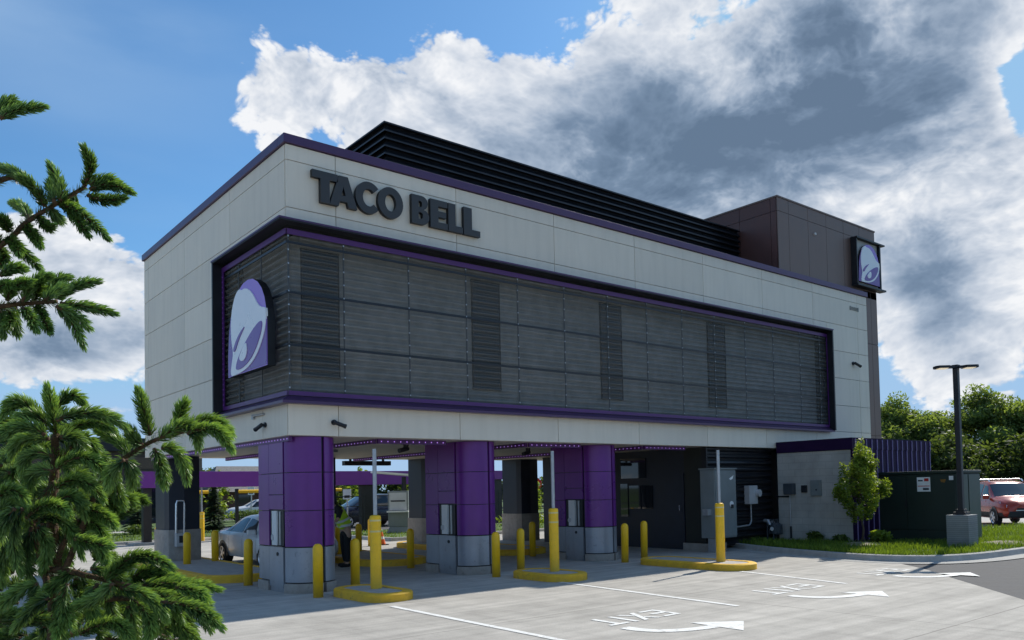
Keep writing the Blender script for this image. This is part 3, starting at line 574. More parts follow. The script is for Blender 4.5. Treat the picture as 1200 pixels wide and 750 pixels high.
# pillars at the front
def pillar(x, y=0.0):
    cx, cy, r = x+.58, .52+y, .48; yb = 1.70+y
    arc = [(cx+r*math.cos(a), cy+r*math.sin(a)) for a in [R(180+i*7.5) for i in range(25)]]    # left -> front -> right
    def inset(p, d):
        v = Vector((p[0]-cx, p[1]-max(cy,p[1]) if p[1]>cy else p[1]-cy)); v = v.normalized()*d; return (p[0]-v.x, p[1]-v.y)
    P_ = MB(); P_.prism([inset(p,.045) for p in arc]+[(cx+r-.045,yb-.03),(cx-r+.045,yb-.03)], 0, SZ-.002); pr = P_.build('pillar', M['black'], B)
    # panel runs round the outline
    A = [(cx-r,yb),(cx-r,1.19+y)]; Bw = [(cx-r,1.18+y),(cx-r,cy-.16+.0)]
    k1 = 5; C1 = arc[1:14]; C2 = arc[14:]+[(cx+r,cy+.02)]; Dd = [(cx+r,cy+.03),(cx+r,yb)]
    Bw = [(cx-r,1.18+y),(cx-r,cy+.0)]
    def panel(mb, run, z0, z1, t=.04, out=0.):
        o_ = [inset(p,-out) for p in run]; i_ = [inset(p,t) for p in run]; n_ = len(run)
        vs = [(p[0],p[1],z) for z in (z0+g,z1-g) for p in o_+i_]
        m_ = 2*n_; fs = []
        for i in range(n_-1):
            fs += [(i,i+1,m_+i+1,m_+i),(n_+i+1,n_+i,m_+n_+i,m_+n_+i+1),(m_+i,m_+i+1,m_+n_+i+1,m_+n_+i),(i+1,i,n_+i,n_+i+1)]
        fs += [(0,m_,m_+n_,n_),(n_-1,2*n_-1,m_+2*n_-1,m_+n_-1)]
        mb.add(vs, fs)
    for run in (A,C1,C2,Dd):
        for z0_, z1_ in ((2.20,SZ),(1.50,2.20),(.84,1.50)): q_ = MB(); panel(q_, run, z0_, z1_); fixn(q_.build('purple_panel', M['purple'], pr, smooth=30))
        q_ = MB(); panel(q_, run, .19, .83); fixn(q_.build('grey_panel', M['greymetal'], pr, smooth=30))
        q_ = MB(); panel(q_, run, -.01, .18, .05, .03); fixn(q_.build('plinth', M['plinth'], pr, smooth=30))
    for z0_, z1_ in ((2.20,SZ),(1.80,2.20),(1.52,1.80)): q_ = MB(); panel(q_, Bw, z0_, z1_); fixn(q_.build('purple_panel', M['purple'], pr, smooth=30))
    dr = MB(); xl = cx-r
    dr.box(xl-.004,cy+.01,.09,xl+.04,1.175+y,.83); dr.box(xl+.012,cy+.01,-.01,xl+.04,1.175+y,.088); dd = dr.build('access_door', M['greymetal'], pr)
    lk = MB(); lk.tube([(xl-.02,cy+.26,.70),(xl-.004,cy+.26,.70)],.035,14); lk.build('lock', M['black'], pr)
    wn = MB(); wn.box(xl-.004,cy+.30,.86,xl+.03,1.05+y,1.50); wn.build('hatch_panel', M['white'], pr)
    w2 = MB(); w2.box(xl+.02,cy+.03,.86,xl+.04,cy+.295,1.50); w2.box(xl+.02,1.055+y,.86,xl+.04,1.17+y,1.50); w2.box(xl-.02,cy+.02,.835,xl+.02,cy+.30,.858); w2.build('hatch_recess', M['black'], pr)
    w3 = MB(); w3.box(xl+.0,cy+.14,.87,xl+.019,cy+.19,1.49); w3.box(xl+.0,cy+.25,.87,xl+.019,cy+.28,1.49); w3.build('hatch_track', M['galv'], pr)
    w4 = MB(); w4.tube([(xl-.012,cy+.50,1.0),(xl-.0035,cy+.50,1.0)],.06,14); w4.build('hatch_latch', M['lightgrey'], pr)
    return pr
for k in range(3): pillar(.0+3.87*k, .0+.12*k)
# dark pillars at the back
for x in (.22,4.1,7.98,11.86):
    p = MB(); p.prism([(x+.06,8.3),(x+.42,8.24),(x+.82,8.30),(x+.88,8.5),(x+.88,9.3),(x,9.3),(x,8.5)], .95, SZ-.002); pr = p.build('rear_pillar', M['navy'], B)
    q = MB(); q.prism([(x+.04,8.28),(x+.42,8.21),(x+.84,8.28),(x+.91,8.48),(x+.91,9.33),(x-.03,9.33),(x-.03,8.48)], 0, .949); q.build('stone_base', M['plinth'], pr)
# ground floor core
k_ = MB(); k_.box(12.0,.94,0,20.6,7.2,SZ-.001); k_.build('core_wall', M['navy'], B)
for (y0,y1,z0_,z1_) in ((2.46,2.62,1.15,1.84),(2.68,3.14,1.15,1.84),(2.2,2.45,1.15,1.84),(2.44,3.46,2.06,2.66),(3.2,3.5,.9,1.9)):
    w_ = MB(); w_.box(11.97,y0,z0_,12.02,y1,z1_); w_.build('core_window', M['dark_glass'], B)
d_ = MB(); d_.box(11.95,.99,.1,12.02,1.72,2.16); dr = d_.build('core_door', M['navy'], B)
h_ = MB(); h_.tube([(11.90,1.12,1.1),(11.90,1.12,1.25)],.012); h_.build('handle', M['chrome'], dr)
rt_ = MB(); rt_.box(11.93,.22,.22,11.97,.935,SZ-.003); rt_.build('return_wall', M['olive'], B)
st_ = MB(); st_.box(11.85,.05,0,12.6,.98,.2); st_.build('core_plinth', M['plinth'], B)
# black corrugated wall under the overhang
cw = MB(); nz = 90; rows = []
for i in range(nz+1):
    z = .1+(SZ-.102)*i/nz; ph = (z/.19)%1; d = .05*(1 if .12<ph<.5 else 0) if False else .035*max(-1,min(1,2.2*math.sin(2*math.pi*z/.19)))
    rows.append([(11.94,.2+d,z),(15.04,.2+d,z)])
cw.add([p for r in rows for p in r], [(i*2,i*2+1,i*2+3,i*2+2) for i in range(nz)]); cw.box(11.96,.26,.1,15.03,.93,SZ-.003); cw.box(11.92,.14,2.1,11.98,.30,SZ-.003)
cw.build('corrugated_wall', M['blacksatin'], B)
# led strips under the soffit
def led(a, b, nm='light_strip'):
    a, b = Vector(a), Vector(b); t = (b-a).normalized(); n_ = Vector((-t.y,t.x,0)); L_ = (b-a).length
    s = MB(); h = .09
    def bx(p, q, w_, z0_, z1_): s.add([tuple(p-n_*w_)[:2]+(z0_,),tuple(q-n_*w_)[:2]+(z0_,),tuple(q+n_*w_)[:2]+(z0_,),tuple(p+n_*w_)[:2]+(z0_,),tuple(p-n_*w_)[:2]+(z1_,),tuple(q-n_*w_)[:2]+(z1_,),tuple(q+n_*w_)[:2]+(z1_,),tuple(p+n_*w_)[:2]+(z1_,)], [(0,3,2,1),(4,5,6,7),(0,1,5,4),(1,2,6,5),(2,3,7,6),(3,0,4,7)])
    bx(a,b,.035,SZ-h,SZ+.001); o = s.build(nm, M['purple_bright'], B)
    d_ = MB(); k = int(L_/.14)
    for i in range(k):
        p = a+t*(L_*(i+.5)/k); d_.cbox((p.x,p.y,SZ-h*.5),(abs(t.x)*.02+abs(n_.x)*.078,abs(t.y)*.02+abs(n_.y)*.078,.022))
    d_.build('led_dots', M['leddot'], o)
led((.12,.2,0),(.12,9.2,0)); 
for k in range(3):
    x0_ = 1.30+3.87*k; x1_ = x0_+2.55 if k < 2 else 11.6
    led((x0_+.70,.42,0),(x1_-.25,.42,0)); led((x0_+.66,.46,0),(x0_+.66,8.9,0))
dk = MB()
for x in (2.5,6.4,10.2): dk.box(x-.5,4.2,2.80,x+.5,5.0,2.861)
dk.build('soffit_hatches', M['cabinet'], B)
# little grille and warning light on the facade
gm = MB()
for k in range(4): gm.box(19.6,-.02,7.60+k*.032,20.1,.0,7.612+k*.032)
gm.box(19.58,-.022,7.585,19.6,.0,7.725); gm.box(20.1,-.022,7.585,20.12,.0,7.725); gm.build('vent_grille', M['cabinet'], B)
tlt = MB(); tlt.tube([(17.72,.05,9.84),(17.72,.10,9.84)],.04,10); tlt.build('tower_light', M['white'], B)

# ================================================================== SIGNS
def LET(ch):
    a = []
    if ch == 'T': return .56, [[(0,1),(0,.76),(.18,.76),(.18,0),(.385,0),(.385,.76),(.57,.76),(.57,1)]]
    if ch == 'L': return .46, [[(0,0),(0,1),(.23,1),(.23,.22),(.46,.22),(.46,0)]]
    if ch == 'E': return .50, [[(0,0),(0,1),(.5,1),(.5,.78),(.23,.78),(.23,.61),(.46,.61),(.46,.40),(.23,.40),(.23,.22),(.5,.22),(.5,0)]]
    if ch == 'A': return .74, [[(0,0),(.25,1),(.49,1),(.74,0),(.505,0),(.465,.17),(.275,.17),(.235,0)],[(.315,.37),(.425,.37),(.37,.66)]]
    if ch == 'B':
        o = [(0,0),(0,1),(.32,1)]+[(.32+.20*math.sin(R(t)),.76+.24*math.cos(R(t))) for t in range(15,166,15)]+[(.40,.52)]+[(.33+.23*math.sin(R(t)),.27+.27*math.cos(R(t))) for t in range(30,181,15)]
        return .56, [o,[(.22,.60),(.22,.81),(.29,.81),(.33,.77),(.33,.64),(.29,.60)],[(.22,.19),(.22,.42),(.30,.42),(.35,.37),(.35,.24),(.30,.19)]]
    if ch == 'O':
        return .76, [[(.38+.38*math.cos(R(t)),.5+.53*math.sin(R(t))) for t in range(0,360,12)],[(.38+.165*math.cos(R(t)),.5+.29*math.sin(R(t))) for t in range(0,360,12)]]
    if ch == 'C':
        o = [(.40+.40*math.cos(R(t)),.5+.53*math.sin(R(t))) for t in range(42,319,12)]; i_ = [(.41+.19*math.cos(R(t)),.5+.29*math.sin(R(t))) for t in range(318,41,-12)]
        return .70, [o+i_]
S1 = empty('letter_sign', 'large charcoal raised TACO BELL letters on the pale upper wall', 'sign', (0,0,0))
H = .585; zb = 7.185
for ch, x, wd in (('T',.46,.50),('A',.80,.565),('C',1.33,.49),('O',1.805,.56),('B',2.56,.41),('E',3.0,.415),('L',3.435,.36),('L',3.82,.42)):
    w0, lp = LET(ch); mb = MB(); s = wd/w0
    extrude_loops(mb, lp, lambda u,v,d: (x+u*s, -.02-d, zb+v*H), 0, .085, 0, 1)
    fixn(mb.build('letter', [M['letter'], M['letteredge']], S1))
    mb = MB()

LOGO = dict(
 panel=[(-.02,0),(-.012,.2),(.015,.42),(.06,.58),(.14,.73),(.26,.835),(.40,.89),(.53,.903),(.66,.885),(.78,.83),(.87,.755),(.94,.655),(.98,.54),(1,.42),(1,0)],
 bell=[(.33,.85),(.25,.83),(.17,.76),(.105,.64),(.085,.48),(.105,.34),(.15,.24),(.10,.11),(.075,.04),(.10,.0),(.20,-.0),(.35,.008),(.50,.028),(.67,.08),(.81,.165),(.94,.295),(.995,.43),(.99,.53),(.975,.545),(.85,.575),(.76,.645),(.69,.72),(.60,.785),(.48,.83),(.38,.825)],
 gap=[(.155,.245),(.20,.31),(.30,.385),(.40,.43),(.48,.452),(.40,.40),(.30,.33),(.215,.235)],
 ell=[(.23,.066),(.257,.126),(.359,.21),(.508,.30),(.653,.372),(.793,.422),(.884,.437),(.914,.414),(.895,.345),(.834,.268),(.741,.18),(.623,.11),(.478,.06),(.33,.04),(.25,.048)],
 clap=[(.515,.295),(.55,.23),(.53,.155),(.47,.115),(.385,.113),(.335,.152),(.385,.205)])
def bell_sign(S, fn, deep, purple_low='logopurple'):
    mb = MB(); extrude_loops(mb, [LOGO['panel']], fn, -deep, 0, 0, 1); fixn(mb.build('sign_face', [M['logolilac'], M['letteredge']], S))
    low = [(-.01,.2),(.015,.42),(.06,.58),(.13,.71),(.16,.60),(.5,.5),(.985,.5),(.99,.42),(.99,.01),(-.01,.01)]
    mb = MB(); extrude_loops(mb, [low], fn, -.02, .008); fixn(mb.build('sign_field', M['logopurple'], S))
    mb = MB(); extrude_loops(mb, [smoothline(LOGO['bell'],1)], fn, -.02, .020); fixn(mb.build('bell', M['logowhite'], S))
    mb = MB(); extrude_loops(mb, [smoothline(LOGO['ell'],2)], fn, .0, .032); extrude_loops(mb, [smoothline(LOGO['gap'],1)], fn, .0, .032); fixn(mb.build('bell_mouth', M['logopurple'], S))
    mb = MB(); extrude_loops(mb, [smoothline(LOGO['clap'],2)], fn, .01, .044); fixn(mb.build('clapper', M['logowhite'], S))
S2 = empty('bell_sign', 'arched purple sign with white bell mounted over the corrugated screen on the left side', 'sign', (0,0,0))
bell_sign(S2, lambda u,v,d: (-.19-d, 2.45-u*2.0, 4.17+v*1.95), .15)
S3 = empty('tower_bell_sign', 'square framed bell sign at the top of the brown tower', 'sign', (0,0,0))
mb = MB(); mb.box(20.02,-.03,8.56,21.5,.09,10.08); mb.build('back_panel', M['logoback'], S3)
mb = MB(); mb.box(19.93,-.16,10.09,21.84,.09,10.14); mb.box(19.93,-.16,8.47,21.84,.09,8.53); mb.box(19.95,-.12,8.532,20.0,.09,10.088); mb.box(21.53,-.12,8.532,21.6,.09,10.088); mb.build('sign_frame', M['black'], S3)
bell_sign(S3, lambda u,v,d: (20.06+u*1.40, -.12-d, 8.62+v*1.50), .07)
# ================================================================== KERB ISLANDS AND BOLLARDS
def capsule(cx, y0, y1, r, n=10):
    return [(cx+r*math.cos(R(180*i/n)), y1-r+r*math.sin(R(180*i/n))) for i in range(n+1)] + [(cx+r*math.cos(R(180+180*i/n)), y0+r+r*math.sin(R(180+180*i/n))) for i in range(n+1)]
def island(label, cx, y0, y1, r, h=.14):
    E_ = empty('kerb_island', label, 'kerb island', (cx,(y0+y1)/2,0), group='yellow kerbed islands'); L_ = (y1-y0)/2
    o = capsule(0,-L_,L_,r,14); m = MB(); n = len(o)
    rows = [(o,0),(o,h-.025),(capsule(0,-L_+.02,L_-.02,r-.02,14),h-.006),(capsule(0,-L_+.04,L_-.04,r-.04,14),h),(capsule(0,-L_+.17,L_-.17,r-.17,14),h),(capsule(0,-L_+.171,L_-.171,r-.171,14),h-.03)]
    m.add([(x,y,z) for lp,z in rows for x,y in lp], [(j*n+i, j*n+(i+1)%n, (j+1)*n+(i+1)%n, (j+1)*n+i) for j in range(len(rows)-1) for i in range(n)])
    m.build('kerb_edge', M['yellowpaint'], E_, smooth=40)
    m = MB(); m.prism(capsule(0,-L_+.165,L_-.165,r-.165,14), 0, h-.012); m.build('infill', M['conc_light'], E_); return E_
island('nearest small oval yellow kerb island in front of the first purple pillar', .93, -2.20, -.38, .46)
island('oval yellow kerb island in front of the middle purple pillar', 4.80, -2.36, -.60, .50)
island('longest yellow kerb island in front of the third purple pillar', 8.46, -3.74, -.75, .54)
island('long yellow kerb island under the building left of the first purple pillar', .45, 2.9, 9.9, .88, .16)
island('long yellow kerb island under the building behind the crouched worker', 4.45, 3.4, 9.9, .88, .16)
island('long yellow kerb island under the building behind the middle purple pillar', 8.35, 3.3, 9.9, .88, .16)
def tall_bollard(label):
    E_ = empty('pole_bollard', label, 'bollard', group='tall bollards with grey poles')
    m = MB(); m.lathe([(.098,0),(.098,1.24),(.09,1.265),(.05,1.28)], n=24); m.build('sleeve', M['yellow'], E_, smooth=40)
    for z in (.98,1.17):
        q = MB(); q.lathe([(.0995,z),(.0995,z+.03)], n=24); q.build('reflective_band', M['band'], E_, smooth=40)
    q = MB(); q.tube([(0,0,1.2),(0,0,2.44)], .036, 12); q.build('pole', M['galv'], E_, smooth=40); return E_
t1 = tall_bollard('nearest tall yellow bollard with a long grey pole on the first small oval island'); t1.location = (1.055,-1.194,.128)
dup(t1, (4.92,-1.50,.128), label='tall yellow bollard with a grey pole on the middle oval island')
dup(t1, (8.553,-2.86,.128), label='tall yellow bollard with a grey pole in front of the grey electrical cabinet')
for x, y, lb in ((2.70,18.1,'distant tall yellow bollard with a grey pole left of the dark rear pillar'),(4.80,20.1,'distant tall yellow bollard with a grey pole right of the dark rear pillar')):
    d_ = dup(t1, (x,y,0), label=lb); d_.scale = (.92,.92,.92)
bm_ = MB(); bm_.lathe([(.088,0),(.088,.84),(.082,.875),(.066,.905),(.04,.925),(.012,.932)], n=24)
b0 = bm_.build('bollard', M['yellow'], smooth=True)
tag(b0, 'short yellow bollard at the front right corner of the first purple pillar, nearest of all', 'bollard', 'short yellow bollards'); b0.location = (.259,-.583,0)
for x, y, lb in ((1.42,.30,'short yellow bollard just left of the nearest tall pole bollard'),(4.25,-.42,'short yellow bollard at the front right corner of the middle purple pillar'),
    (5.46,.28,'short yellow bollard just left of the middle tall pole bollard'),(8.18,-.31,'short yellow bollard to the right of the third purple pillar'),
    (9.45,.24,'short yellow bollard at the left end of the long far island'),(.11,2.33,'short yellow bollard between the silver sedan and the first purple pillar'),
    (.33,7.0,'short yellow bollard right in front of the dark pillar with the silver tube'),(1.13,7.37,'short yellow bollard by the rear wheel of the silver sedan'),
    (.96,11.9,'short yellow bollard beyond the dark pillar with the silver tube, partly behind the spruce'),(4.14,2.8,'shaded short yellow bollard at the left edge of the middle purple pillar'),
    (8.0,2.95,'short yellow bollard in shade left of the third purple pillar'),(4.15,6.6,'short yellow bollard beside the legs of the person in the vest'),
    (5.02,7.1,'short yellow bollard in shade behind the person, left of the nearest tall pole'),(7.37,10.8,'sunlit short yellow bollard beyond the building, left of the nearest grey pole'),
    (5.05,9.6,'short yellow bollard with a sunlit top behind the shaded one by the middle pillar')):
    dup(b0, (x,y,0), label=lb).rotation_euler = (R(random.uniform(-.7,.7)), R(random.uniform(-.7,.7)), random.uniform(0,6))

# ================================================================== THINGS ON THE FACADES
def camera_thing(label, loc, rz, s=1.):
    E_ = empty('security_camera', label, 'security camera', loc, rz, 'security cameras'); E_.scale = (s*.68,)*3
    m = MB(); m.tube([(0,-.0,0),(0,-.05,0)], .075, 16); m.tube([(0,-.05,0),(0,-.12,-.02)], .03, 8); m.build('mount', M['black'], E_, smooth=40)
    m = MB(); m.tube([(-.05,-.13,-.0),(.24,-.19,-.11)], .055, 14); m.tube([(.235,-.189,-.108),(.27,-.196,-.12)], .062, 14); m.build('body', M['black'], E_, smooth=40)
    return E_
camera_thing('dark bullet camera on the front beam above the first purple pillar', (.87,-.0,3.12), 0)
c2 = camera_thing('dark bullet camera on the left beam near the building corner', (0,1.05,3.12), R(-90)); c2.scale = (-.68,.68,.68)
camera_thing('small dark camera on the pale wall right of the corrugated screen', (19.65,-.0,5.78), 0, 1.2)
camera_thing('small dark camera sticking out of the right edge of the brown tower', (21.64,.3,5.82), R(90), 1.1)
for x, y, lb in ((3.35,1.6,'small dark camera under the soffit between the first two purple pillars'),(7.3,2.2,'small dark camera under the soffit between the second and third purple pillars')):
    E_ = empty('security_camera', lb, 'security camera', (x,y,SZ), R(200), 'security cameras')
    m = MB(); m.tube([(0,0,0),(0,0,-.08)], .06, 14); m.build('mount', M['black'], E_); m = MB(); m.tube([(-.06,0,-.10),(.2,-.03,-.16)], .05, 12); m.build('body', M['black'], E_)
W_ = empty('wall_bracket', 'thin grey bracket arm on the left beam under the screen sill', 'bracket', (0,1.35,3.33))  # plain bracket arm with a hook, carries no lamp
m = MB(); m.tube([(0,-.25,0),(-.04,-.25,0),(-.05,.25,.0)], .02, 8); m.build('arm', M['galv'], W_); m = MB(); m.box(-.05,.22,-.06,.0,.3,.03); m.build('hook', M['galv'], W_)
# tube terminal on the dark rear pillar
T_ = empty('tube_terminal', 'tall silver loop shaped tube terminal on the dark rear pillar', 'tube terminal', (.52,8.22,0))
m = MB(); m.tube([(-.10,0,.60),(-.10,-.05,1.62),(-.08,-.05,1.70),(.08,-.05,1.70),(.10,-.05,1.62),(.10,0,.60)], .028, 10); m.build('silver_loop', M['chrome'], T_, smooth=40)
m = MB(); m.box(-.13,-.14,.52,.13,.02,.86); m.build('terminal_box', M['lightgrey'], T_, bevel=.01); m = MB(); m.box(-.06,-.15,.62,.06,-.139,.80); m.build('recess', M['black'], T_)

# annex
A_ = empty('annex_building', 'low grey block annex with a dark purple parapet and ribbed purple front', 'annex', (15.05,-2.4,0))
m = MB(); m.box(0,.03,0,4.6,2.38,2.70); m.build('block_wall', brick_mat('grey_block', (.42,.405,.37),(.385,.37,.34),(.33,.32,.295), .40,.20,.008,'Y',.25), A_)
m = MB(); m.box(-.05,-.05,2.71,4.68,2.37,3.0); m.build('parapet', M['purple_dark'], A_, bevel=.005)
m = MB(); m.box(-.055,-.055,3.002,4.69,2.37,3.03); m.build('parapet_cap', M['purple_dark'], A_)
m = MB(); m.box(-.01,-.035,.1,4.62,.028,2.705); m.build('ribbed_front', M['purple_dark'], A_)
m = MB()
for k in range(16): m.box(.1+k*.30,-.06,.1,.120+k*.30,-.036,2.705)
for k in range(16): m.box(.1+k*.30,-.075,2.705,.120+k*.30,-.051,3.0)
m.build('ribs', M['ribmetal'], A_)
def wbox(name, label, y0, y1, z0, z1, d, mt, extra=None):
    E_ = empty(name, label, 'wall box', (15.05,(y0+y1)/2,(z0+z1)/2)); a, b = (y1-y0)/2, (z1-z0)/2
    m = MB(); m.box(-d,-a,-b,0,a,b); m.build('body', mt, E_, bevel=.008)
    m = MB(); m.box(-d-.012,-a*.86,-b*.88,-d-.001,a*.86,b*.88); m.build('cover', mt, E_); return E_
wbox('junction_box', 'dark square junction box on the grey block wall, left of two', -.62,-.30,1.48,1.80,.16,M['bluegrey'])
wbox('junction_box', 'small dark junction box on the grey block wall, in the middle of the row', -1.0,-.83,1.53,1.74,.07,M['black'])
mb_ = wbox('panel_box', 'flat grey panel box with a key lock on the block wall, right of two boxes', -1.46,-1.12,1.43,1.88,.05,M['cabinet'])
m = MB(); m.tube([(-.075,-.03,-.05),(-.06,-.03,-.05)], .025, 10); m.build('lock', M['black'], mb_)
C_ = empty('wall_conduit', 'thin grey conduit bent round the junction box on the block wall', 'conduit', (15.05,-.3,0))
m = MB(); m.tube([(-.03,.34,1.42),(-.03,-.12,1.42)], .022, 8); m.build('conduit_run', M['black'], C_)
m = MB(); m.tube([(-.04,-.14,1.47),(-.04,-.14,.55)], .018, 8); m.build('drop_pipe', M['galv'], C_)
m = MB(); m.tube([(-.04,-.14,.549),(-.04,-.14,.2)], .03, 8); m.build('lower_pipe', M['black'], C_)
G_ = empty('gas_meter', 'dark blue grey gas meter standing in the grass by the block wall', 'gas meter', (14.72,-.12,.13))
m = MB(); m.lathe([(.10,.18),(.18,.22),(.19,.45),(.12,.52)], (0,0,0), 16); m.box(-.14,-.14,.2,.14,.14,.48); m.build('meter_body', M['bluegrey'], G_, smooth=40)
m = MB(); m.tube([(-.12,.0,0),(-.12,0,.62),(.1,0,.62),(.1,0,.5)], .025, 8); m.tube([(.16,.1,0),(.16,.1,.6),(-.1,.22,.6),(-.1,.22,0)], .025, 8); m.build('pipes', M['bluegrey'], G_)
m = MB(); m.tube([(-.19,0,.36),(-.2,0,.36)], .06, 12); m.build('dial', M['dial'], G_)
# electrical cabinet and small meter on the black wall
K_ = empty('electrical_cabinet', 'large grey electrical cabinet on legs against the black corrugated wall', 'electrical cabinet', (11.99,-.2,0))
m = MB(); m.box(-.46,-.22,.38,.46,.26,2.22); m.build('body', M['cabinet'], K_, bevel=.01)
m = MB(); m.box(-.44,-.245,.42,.44,-.222,2.18); m.build('door', M['cabinet'], K_, bevel=.005)
m = MB(); m.box(-.49,-.26,2.222,.49,.28,2.26); m.build('lid', M['cabinet'], K_)
m = MB(); m.tube([(.22,-.262,1.28),(.22,-.246,1.28)], .08, 16); m.build('meter_dial', M['dial'], K_)
m = MB(); m.cbox((.22,-.27,1.22),(.09,.02,.1)); m.build('latch', M['black'], K_)
m = MB(); m.add([(.14,-.248,1.97),(.34,-.248,2.06),(.30,-.248,1.96),(.2,-.248,1.93)], [(0,3,2,1)]); m.build('sticker', M['dial'], K_)
for x in (-.34,-.12): 
    m = MB(); m.box(x-.05,-.14,0,x+.05,.1,.379); m.build('leg', M['galv'], K_)
m = MB(); m.box(-.62,-.1,1.0,-.461,.08,1.16); m.build('side_box', M['galv'], K_)
m = MB(); m.box(.461,-.16,1.3,.54,.2,1.95); m.build('side_fin', M['cabinet'], K_)
E_ = empty('electric_meter', 'small light grey electric meter with a curved conduit right of the big cabinet', 'electric meter', (13.85,.14,1.5))
E_.scale = (.8,.8,.95)
m = MB(); m.box(-.25,-.18,-.28,.25,.05,.28); m.build('meter_box', M['lightgrey'], E_, bevel=.01)
m = MB(); m.tube([(.20,-.18,.05),(.20,-.32,.05)], .11, 16); m.build('meter_glass', M['lightgrey'], E_, smooth=40)
m = MB(); m.tube([(-.02,-.06,-.281),(-.02,-.06,-.75),(-.06,-.06,-.85),(-.16,-.06,-.92),(-1.13,-.06,-.95)], .028, 8); m.build('conduit', M['galv'], E_, smooth=40)
P_ = empty('pipe_stub', 'white double pipe stub low on the black corrugated wall', 'pipe', (14.6,.12,.72))
m = MB(); m.tube([(0,.06,0),(0,-.06,.0),(.02,-.12,-.12)], .06, 10); m.build('left_stub', M['galv'], P_, smooth=40); m = MB(); m.tube([(.2,.06,-.02),(.2,-.08,-.04),(.22,-.14,-.18)], .06, 10); m.build('elbow', M['galv'], P_, smooth=40)
# transformer
X_ = empty('transformer_box', 'big dark green transformer cabinet with a warning sticker beside the lamp post', 'transformer', (16.4,-4.62,.12))
m = MB(); m.box(0,.02,.0,1.45,2.75,1.86); m.build('body', M['green'], X_, bevel=.015)
m = MB(); m.box(-.04,-.02,1.862,1.5,2.8,1.94); m.build('lid', M['green'], X_, bevel=.01)
for y0,y1 in ((.05,1.36),(1.385,2.70)):
    m = MB(); m.box(-.025,y0,.34,-.001,y1,1.80); m.build('door', M['green'], X_, bevel=.006)
m = MB(); m.box(-.02,.03,.0,-.001,2.73,.30); m.build('sill', M['green'], X_)
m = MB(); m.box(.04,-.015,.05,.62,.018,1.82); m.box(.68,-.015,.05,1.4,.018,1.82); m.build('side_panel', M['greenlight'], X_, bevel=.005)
m = MB(); m.box(-.034,.70,1.38,-.0255,1.06,1.77); m.build('warning_sticker', M['dial'], X_)
q = MB(); q.box(-.038,.74,1.66,-.0345,.86,1.74); q.box(-.038,.72,1.52,-.0345,1.04,1.54); q.build('sticker_print', M['red'], X_)
q = MB(); q.box(-.038,.74,1.42,-.0345,.9,1.48); q.box(-.038,.90,1.66,-.0345,1.03,1.70); q.build('sticker_text', M['bluegrey'], X_)
m = MB(); m.box(-.034,.09,1.68,-.0255,.2,1.79); m.build('number_sticker', M['dial'], X_)
rust = mat('rust_stain', (.20,.10,.02), .9, var=.5, scale=14)
m = MB()
for y0 in (.28,2.0,2.42):
    m.add([(-.0265,y0,1.70),(-.0265,y0+.16,1.71),(-.0265,y0+.13,1.63),(-.0265,y0+.04,1.61)], [(0,1,2,3)])
m.build('rust_marks', rust, X_)
m = MB(); m.box(-.05,1.36,.95,-.026,1.40,1.15); m.build('latch', M['black'], X_)
# lamp post
LP = empty('lamp_post', 'black twin headed lamp post on a square concrete footing', 'lamp post', (15.15,-5.22,0))
fm = brick_mat('footing_concrete', (.30,.30,.29),(.26,.26,.25),(.20,.20,.195), 3.0,.05,.006,'XY',.6)
m = MB(); m.box(-.27,-.27,.05,.27,.27,.93); m.build('footing', fm, LP, bevel=.012)
m = MB(); m.box(-.15,-.15,.932,.15,.15,1.0); m.box(-.10,-.10,1.0,.10,.10,1.07); m.build('base_plate', M['black'], LP)
m = MB(); m.box(-.062,-.062,1.0,.062,.062,4.60); m.build('pole', M['black'], LP, bevel=.01)
m = MB(); m.box(-.075,-.075,4.602,.075,.075,4.68); m.build('cap', M['black'], LP)
for s in (-1,1):
    a = Vector((.72*s,-.69*s,0)).normalized(); n_ = Vector((-a.y,a.x,0)); m = MB(); lens = MB()
    pr = [(.05,.06),(.14,.06),(.2,.16),(.46,.17),(.52,.10)]
    o_ = [a*d+n_*w_ for d,w_ in pr]+[a*d-n_*w_ for d,w_ in pr[::-1]]
    m.prism([(p.x,p.y) for p in o_], 4.60-.0, 4.66); hd = m.build('lamp_head', M['black'], LP)
    o_ = [a*d+n_*w_ for d,w_ in ((.22,.11),(.44,.12),(.44,-.12),(.22,-.11))]; lens.prism([(p.x,p.y) for p in o_], 4.588, 4.599); lens.build('lens', M['lampglow'], hd)

# ================================================================== FOLIAGE
def blade_mesh(name, m, pts, hmin, hmax, wd, base_z):
    mb = MB(); mb.cols = []
    for x, y in pts:
        h = random.uniform(hmin,hmax)*(.7+.6*mnoise.noise((x*.9,y*.9,3))+.1); a = random.uniform(0,6.28); lean = random.uniform(.1,.6)*h; b = random.uniform(0,6.28)
        dx, dy = math.cos(a)*wd/2, math.sin(a)*wd/2; lx, ly = math.cos(b)*lean, math.sin(b)*lean; h = max(.03,h)
        mb.add([(x-dx,y-dy,base_z),(x+dx,y+dy,base_z),(x+dx*.7+lx*.4,y+dy*.7+ly*.4,base_z+h*.6),(x-dx*.7+lx*.4,y-dy*.7+ly*.4,base_z+h*.6),(x+lx,y+ly,base_z+h)], [(0,1,2,3),(3,2,4)])
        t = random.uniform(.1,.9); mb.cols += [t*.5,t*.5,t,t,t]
    return mb.build(name, m)
def in_poly(x, y, P_):
    c_ = False
    for i in range(len(P_)):
        (x1,y1),(x2,y2) = P_[i-1],P_[i]
        if (y1>y)!=(y2>y) and x<(x2-x1)*(y-y1)/(y2-y1)+x1: c_ = not c_
    return c_
M['grass'] = leaf_mat('grass_blade', (.055,.10,.012), (.24,.35,.045), .4, .6, .8)
